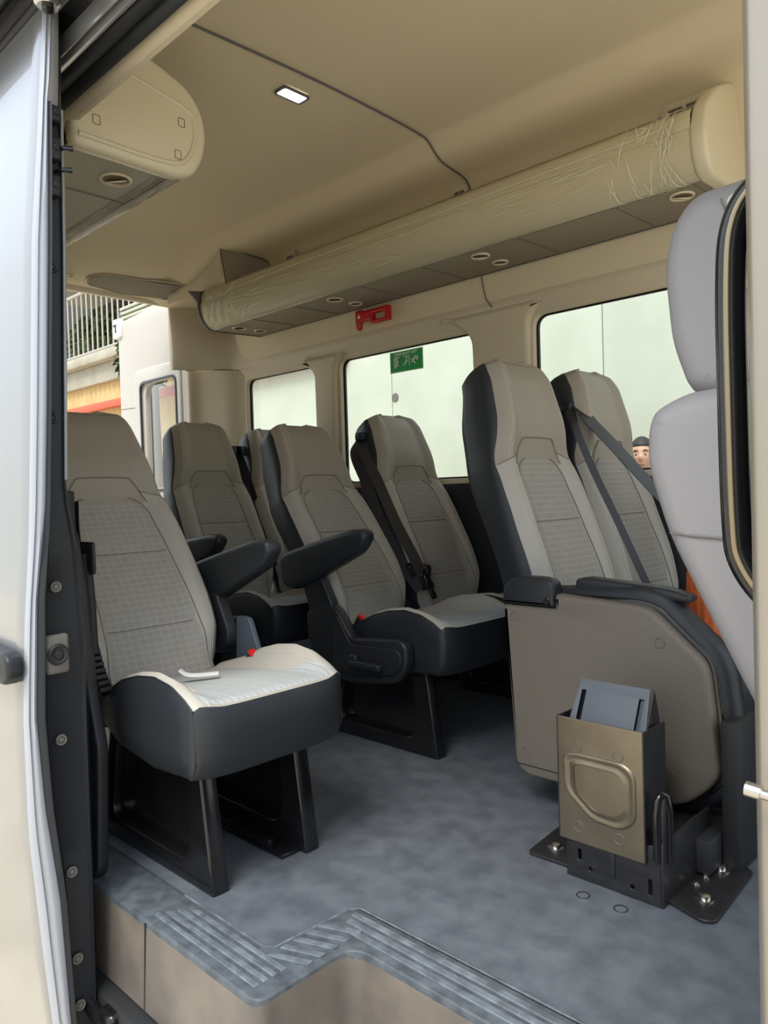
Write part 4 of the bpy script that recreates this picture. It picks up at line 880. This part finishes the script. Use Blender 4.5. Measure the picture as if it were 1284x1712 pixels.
# ------------------------------------------------------------------ man outside
def skin(vs, es, rs, lv=2):
    me = bpy.data.meshes.new('t'); me.from_pydata([Vector(v) for v in vs], es, []); ob = bpy.data.objects.new('t', me); COL.objects.link(ob)
    md_ = ob.modifiers.new('s', 'SKIN'); 
    for i, r_ in enumerate(rs): me.skin_vertices[0].data[i].radius = (r_ if isinstance(r_, tuple) else (r_, r_))
    me.skin_vertices[0].data[0].use_root = True
    sb_ = ob.modifiers.new('u', 'SUBSURF'); sb_.levels = lv; sb_.render_levels = lv
    out = bpy.data.meshes.new_from_object(ob.evaluated_get(bpy.context.evaluated_depsgraph_get())); bpy.data.objects.remove(ob); return out
pz = empty('person', (-2.33, 4.95, -.58)); tag(pz, 'dark haired person in a white shirt looking in through the front window', 'person')
V_ = [(0, 0, .95), (0, 0, 1.15), (0, 0, 1.40), (0, 0, 1.50), (0, 0, 1.58)]; E_ = [(0, 1), (1, 2), (2, 3), (3, 4)]; R_ = [(.15, .11), (.14, .10), (.15, .10), (.06, .06), (.055, .055)]
for s_ in (-1, 1):
    n0 = len(V_); V_ += [(s_*.10, 0, .90), (s_*.11, 0, .50), (s_*.11, .01, .09), (s_*.12, -.13, .03)]; E_ += [(0, n0), (n0, n0+1), (n0+1, n0+2), (n0+2, n0+3)]; R_ += [.09, .06, .04, .035]
    n0 = len(V_); V_ += [(s_*.18, 0, 1.40), (s_*.24, .02, 1.12), (s_*.25, -.06, .88), (s_*.25, -.08, .80)]; E_ += [(2, n0), (n0, n0+1), (n0+1, n0+2), (n0+2, n0+3)]; R_ += [.055, .042, .028, (.016, .036)]
    hnd = n0+3
    for k, (dy, ln) in enumerate(((-.03, .07), (-.01, .085), (.01, .08), (.028, .062))):
        m0 = len(V_); V_ += [(s_*.25, -.08+dy, .765), (s_*.25, -.085+dy, .765-ln*.5), (s_*.243, -.09+dy, .765-ln)]; E_ += [(hnd, m0), (m0, m0+1), (m0+1, m0+2)]; R_ += [.009, .008, .007]
    m0 = len(V_); V_ += [(s_*.245, -.125, .79), (s_*.24, -.145, .76)]; E_ += [(hnd, m0), (m0, m0+1)]; R_ += [.010, .008]
body = skin(V_, E_, R_)
bm = bmesh.new(); bm.from_mesh(body)
t_ = bmesh.new(); bmesh.ops.create_uvsphere(t_, u_segments=48, v_segments=36, radius=1)
for v in t_.verts:
    x, y, z = v.co; f = max(0, -y)
    X_ = x*.076*(1-.22*max(0, -z)); Y_ = y*.098; Z_ = z*.118
    Y_ -= .022*math.exp(-(x/.16)**2-((z+.12)/.16)**2)*(f > .5)          # nose
    Y_ += .010*(math.exp(-((abs(x)-.38)/.16)**2-((z-.08)/.10)**2))*(f > .5)  # eye sockets
    Y_ -= .006*math.exp(-(x/.30)**2-((z+.48)/.06)**2)*(f > .4)
    Y_ -= .010*math.exp(-(x/.3)**2-((z+.85)/.15)**2)*(f > .2)
    v.co = (X_, Y_-.012, Z_+1.68)
app(bm, t_)
for s_ in (-1, 1):
    t_ = bmesh.new(); bmesh.ops.create_uvsphere(t_, u_segments=16, v_segments=12, radius=1)
    for v in t_.verts: v.co = (s_*.078+v.co.x*.010, .0+v.co.y*.018, 1.675+v.co.z*.030)
    app(bm, t_)
mesh('body', bm, SKIN, pz, ang=60)
for s_ in (-1, 1):
    bm = bmesh.new(); t_ = bmesh.new(); bmesh.ops.create_uvsphere(t_, u_segments=16, v_segments=12, radius=.0115)
    bmesh.ops.scale(t_, verts=t_.verts, vec=(1.15, 1, .55)); bmesh.ops.translate(t_, verts=t_.verts, vec=(s_*.030, -.0895, 1.688)); app(bm, t_); mesh('eye', bm, mat('eye_white', (.45, .42, .40), .3), pz)
    bm = bmesh.new(); disc(bm, (s_*.030, -.0992, 1.688), (0, -1, 0), .0052, .002, 14); mesh('iris', bm, HAIR, pz)
    tube('eyebrow', [(s_*.014, -.103, 1.711), (s_*.032, -.101, 1.718), (s_*.050, -.088, 1.711)], [.003, .004, .002], HAIR, pz)
tube('mouth', [(-.022, -.098, 1.622), (0, -.106, 1.624), (.022, -.098, 1.622)], .004, mat('lips', (.35, .12, .10), .5), pz)
t_ = bmesh.new(); bmesh.ops.create_uvsphere(t_, u_segments=40, v_segments=30, radius=1)
for v in t_.verts:
    x, y, z = v.co; cut = z < (.45 if y < -.2 else -.3-.2*y); k = .9 if cut else 1
    v.co = (x*.084*k, y*.108*k-.004, z*.124*k+1.692)
mesh('hair', t_, HAIR, pz, ang=60)
sh_ = skin([(0, 0, .98), (0, 0, 1.15), (0, 0, 1.38), (0, 0, 1.47), (.2, 0, 1.40), (.25, .02, 1.2), (-.2, 0, 1.40), (-.25, .02, 1.2)], [(0, 1), (1, 2), (2, 3), (2, 4), (4, 5), (2, 6), (6, 7)], [(.18, .135), (.17, .13), (.185, .13), (.085, .085), .075, .065, .075, .065])
link('shirt', sh_, SHIRT, pz)
tr_ = skin([(0, 0, .98), (.10, 0, .86), (.11, 0, .5), (.11, .01, .12), (-.10, 0, .86), (-.11, 0, .5), (-.11, .01, .12)], [(0, 1), (1, 2), (2, 3), (0, 4), (4, 5), (5, 6)], [(.17, .13), .12, .085, .07, .12, .085, .07])
link('trousers', tr_, TROU, pz)
pz.rotation_euler = (0, 0, R(20))
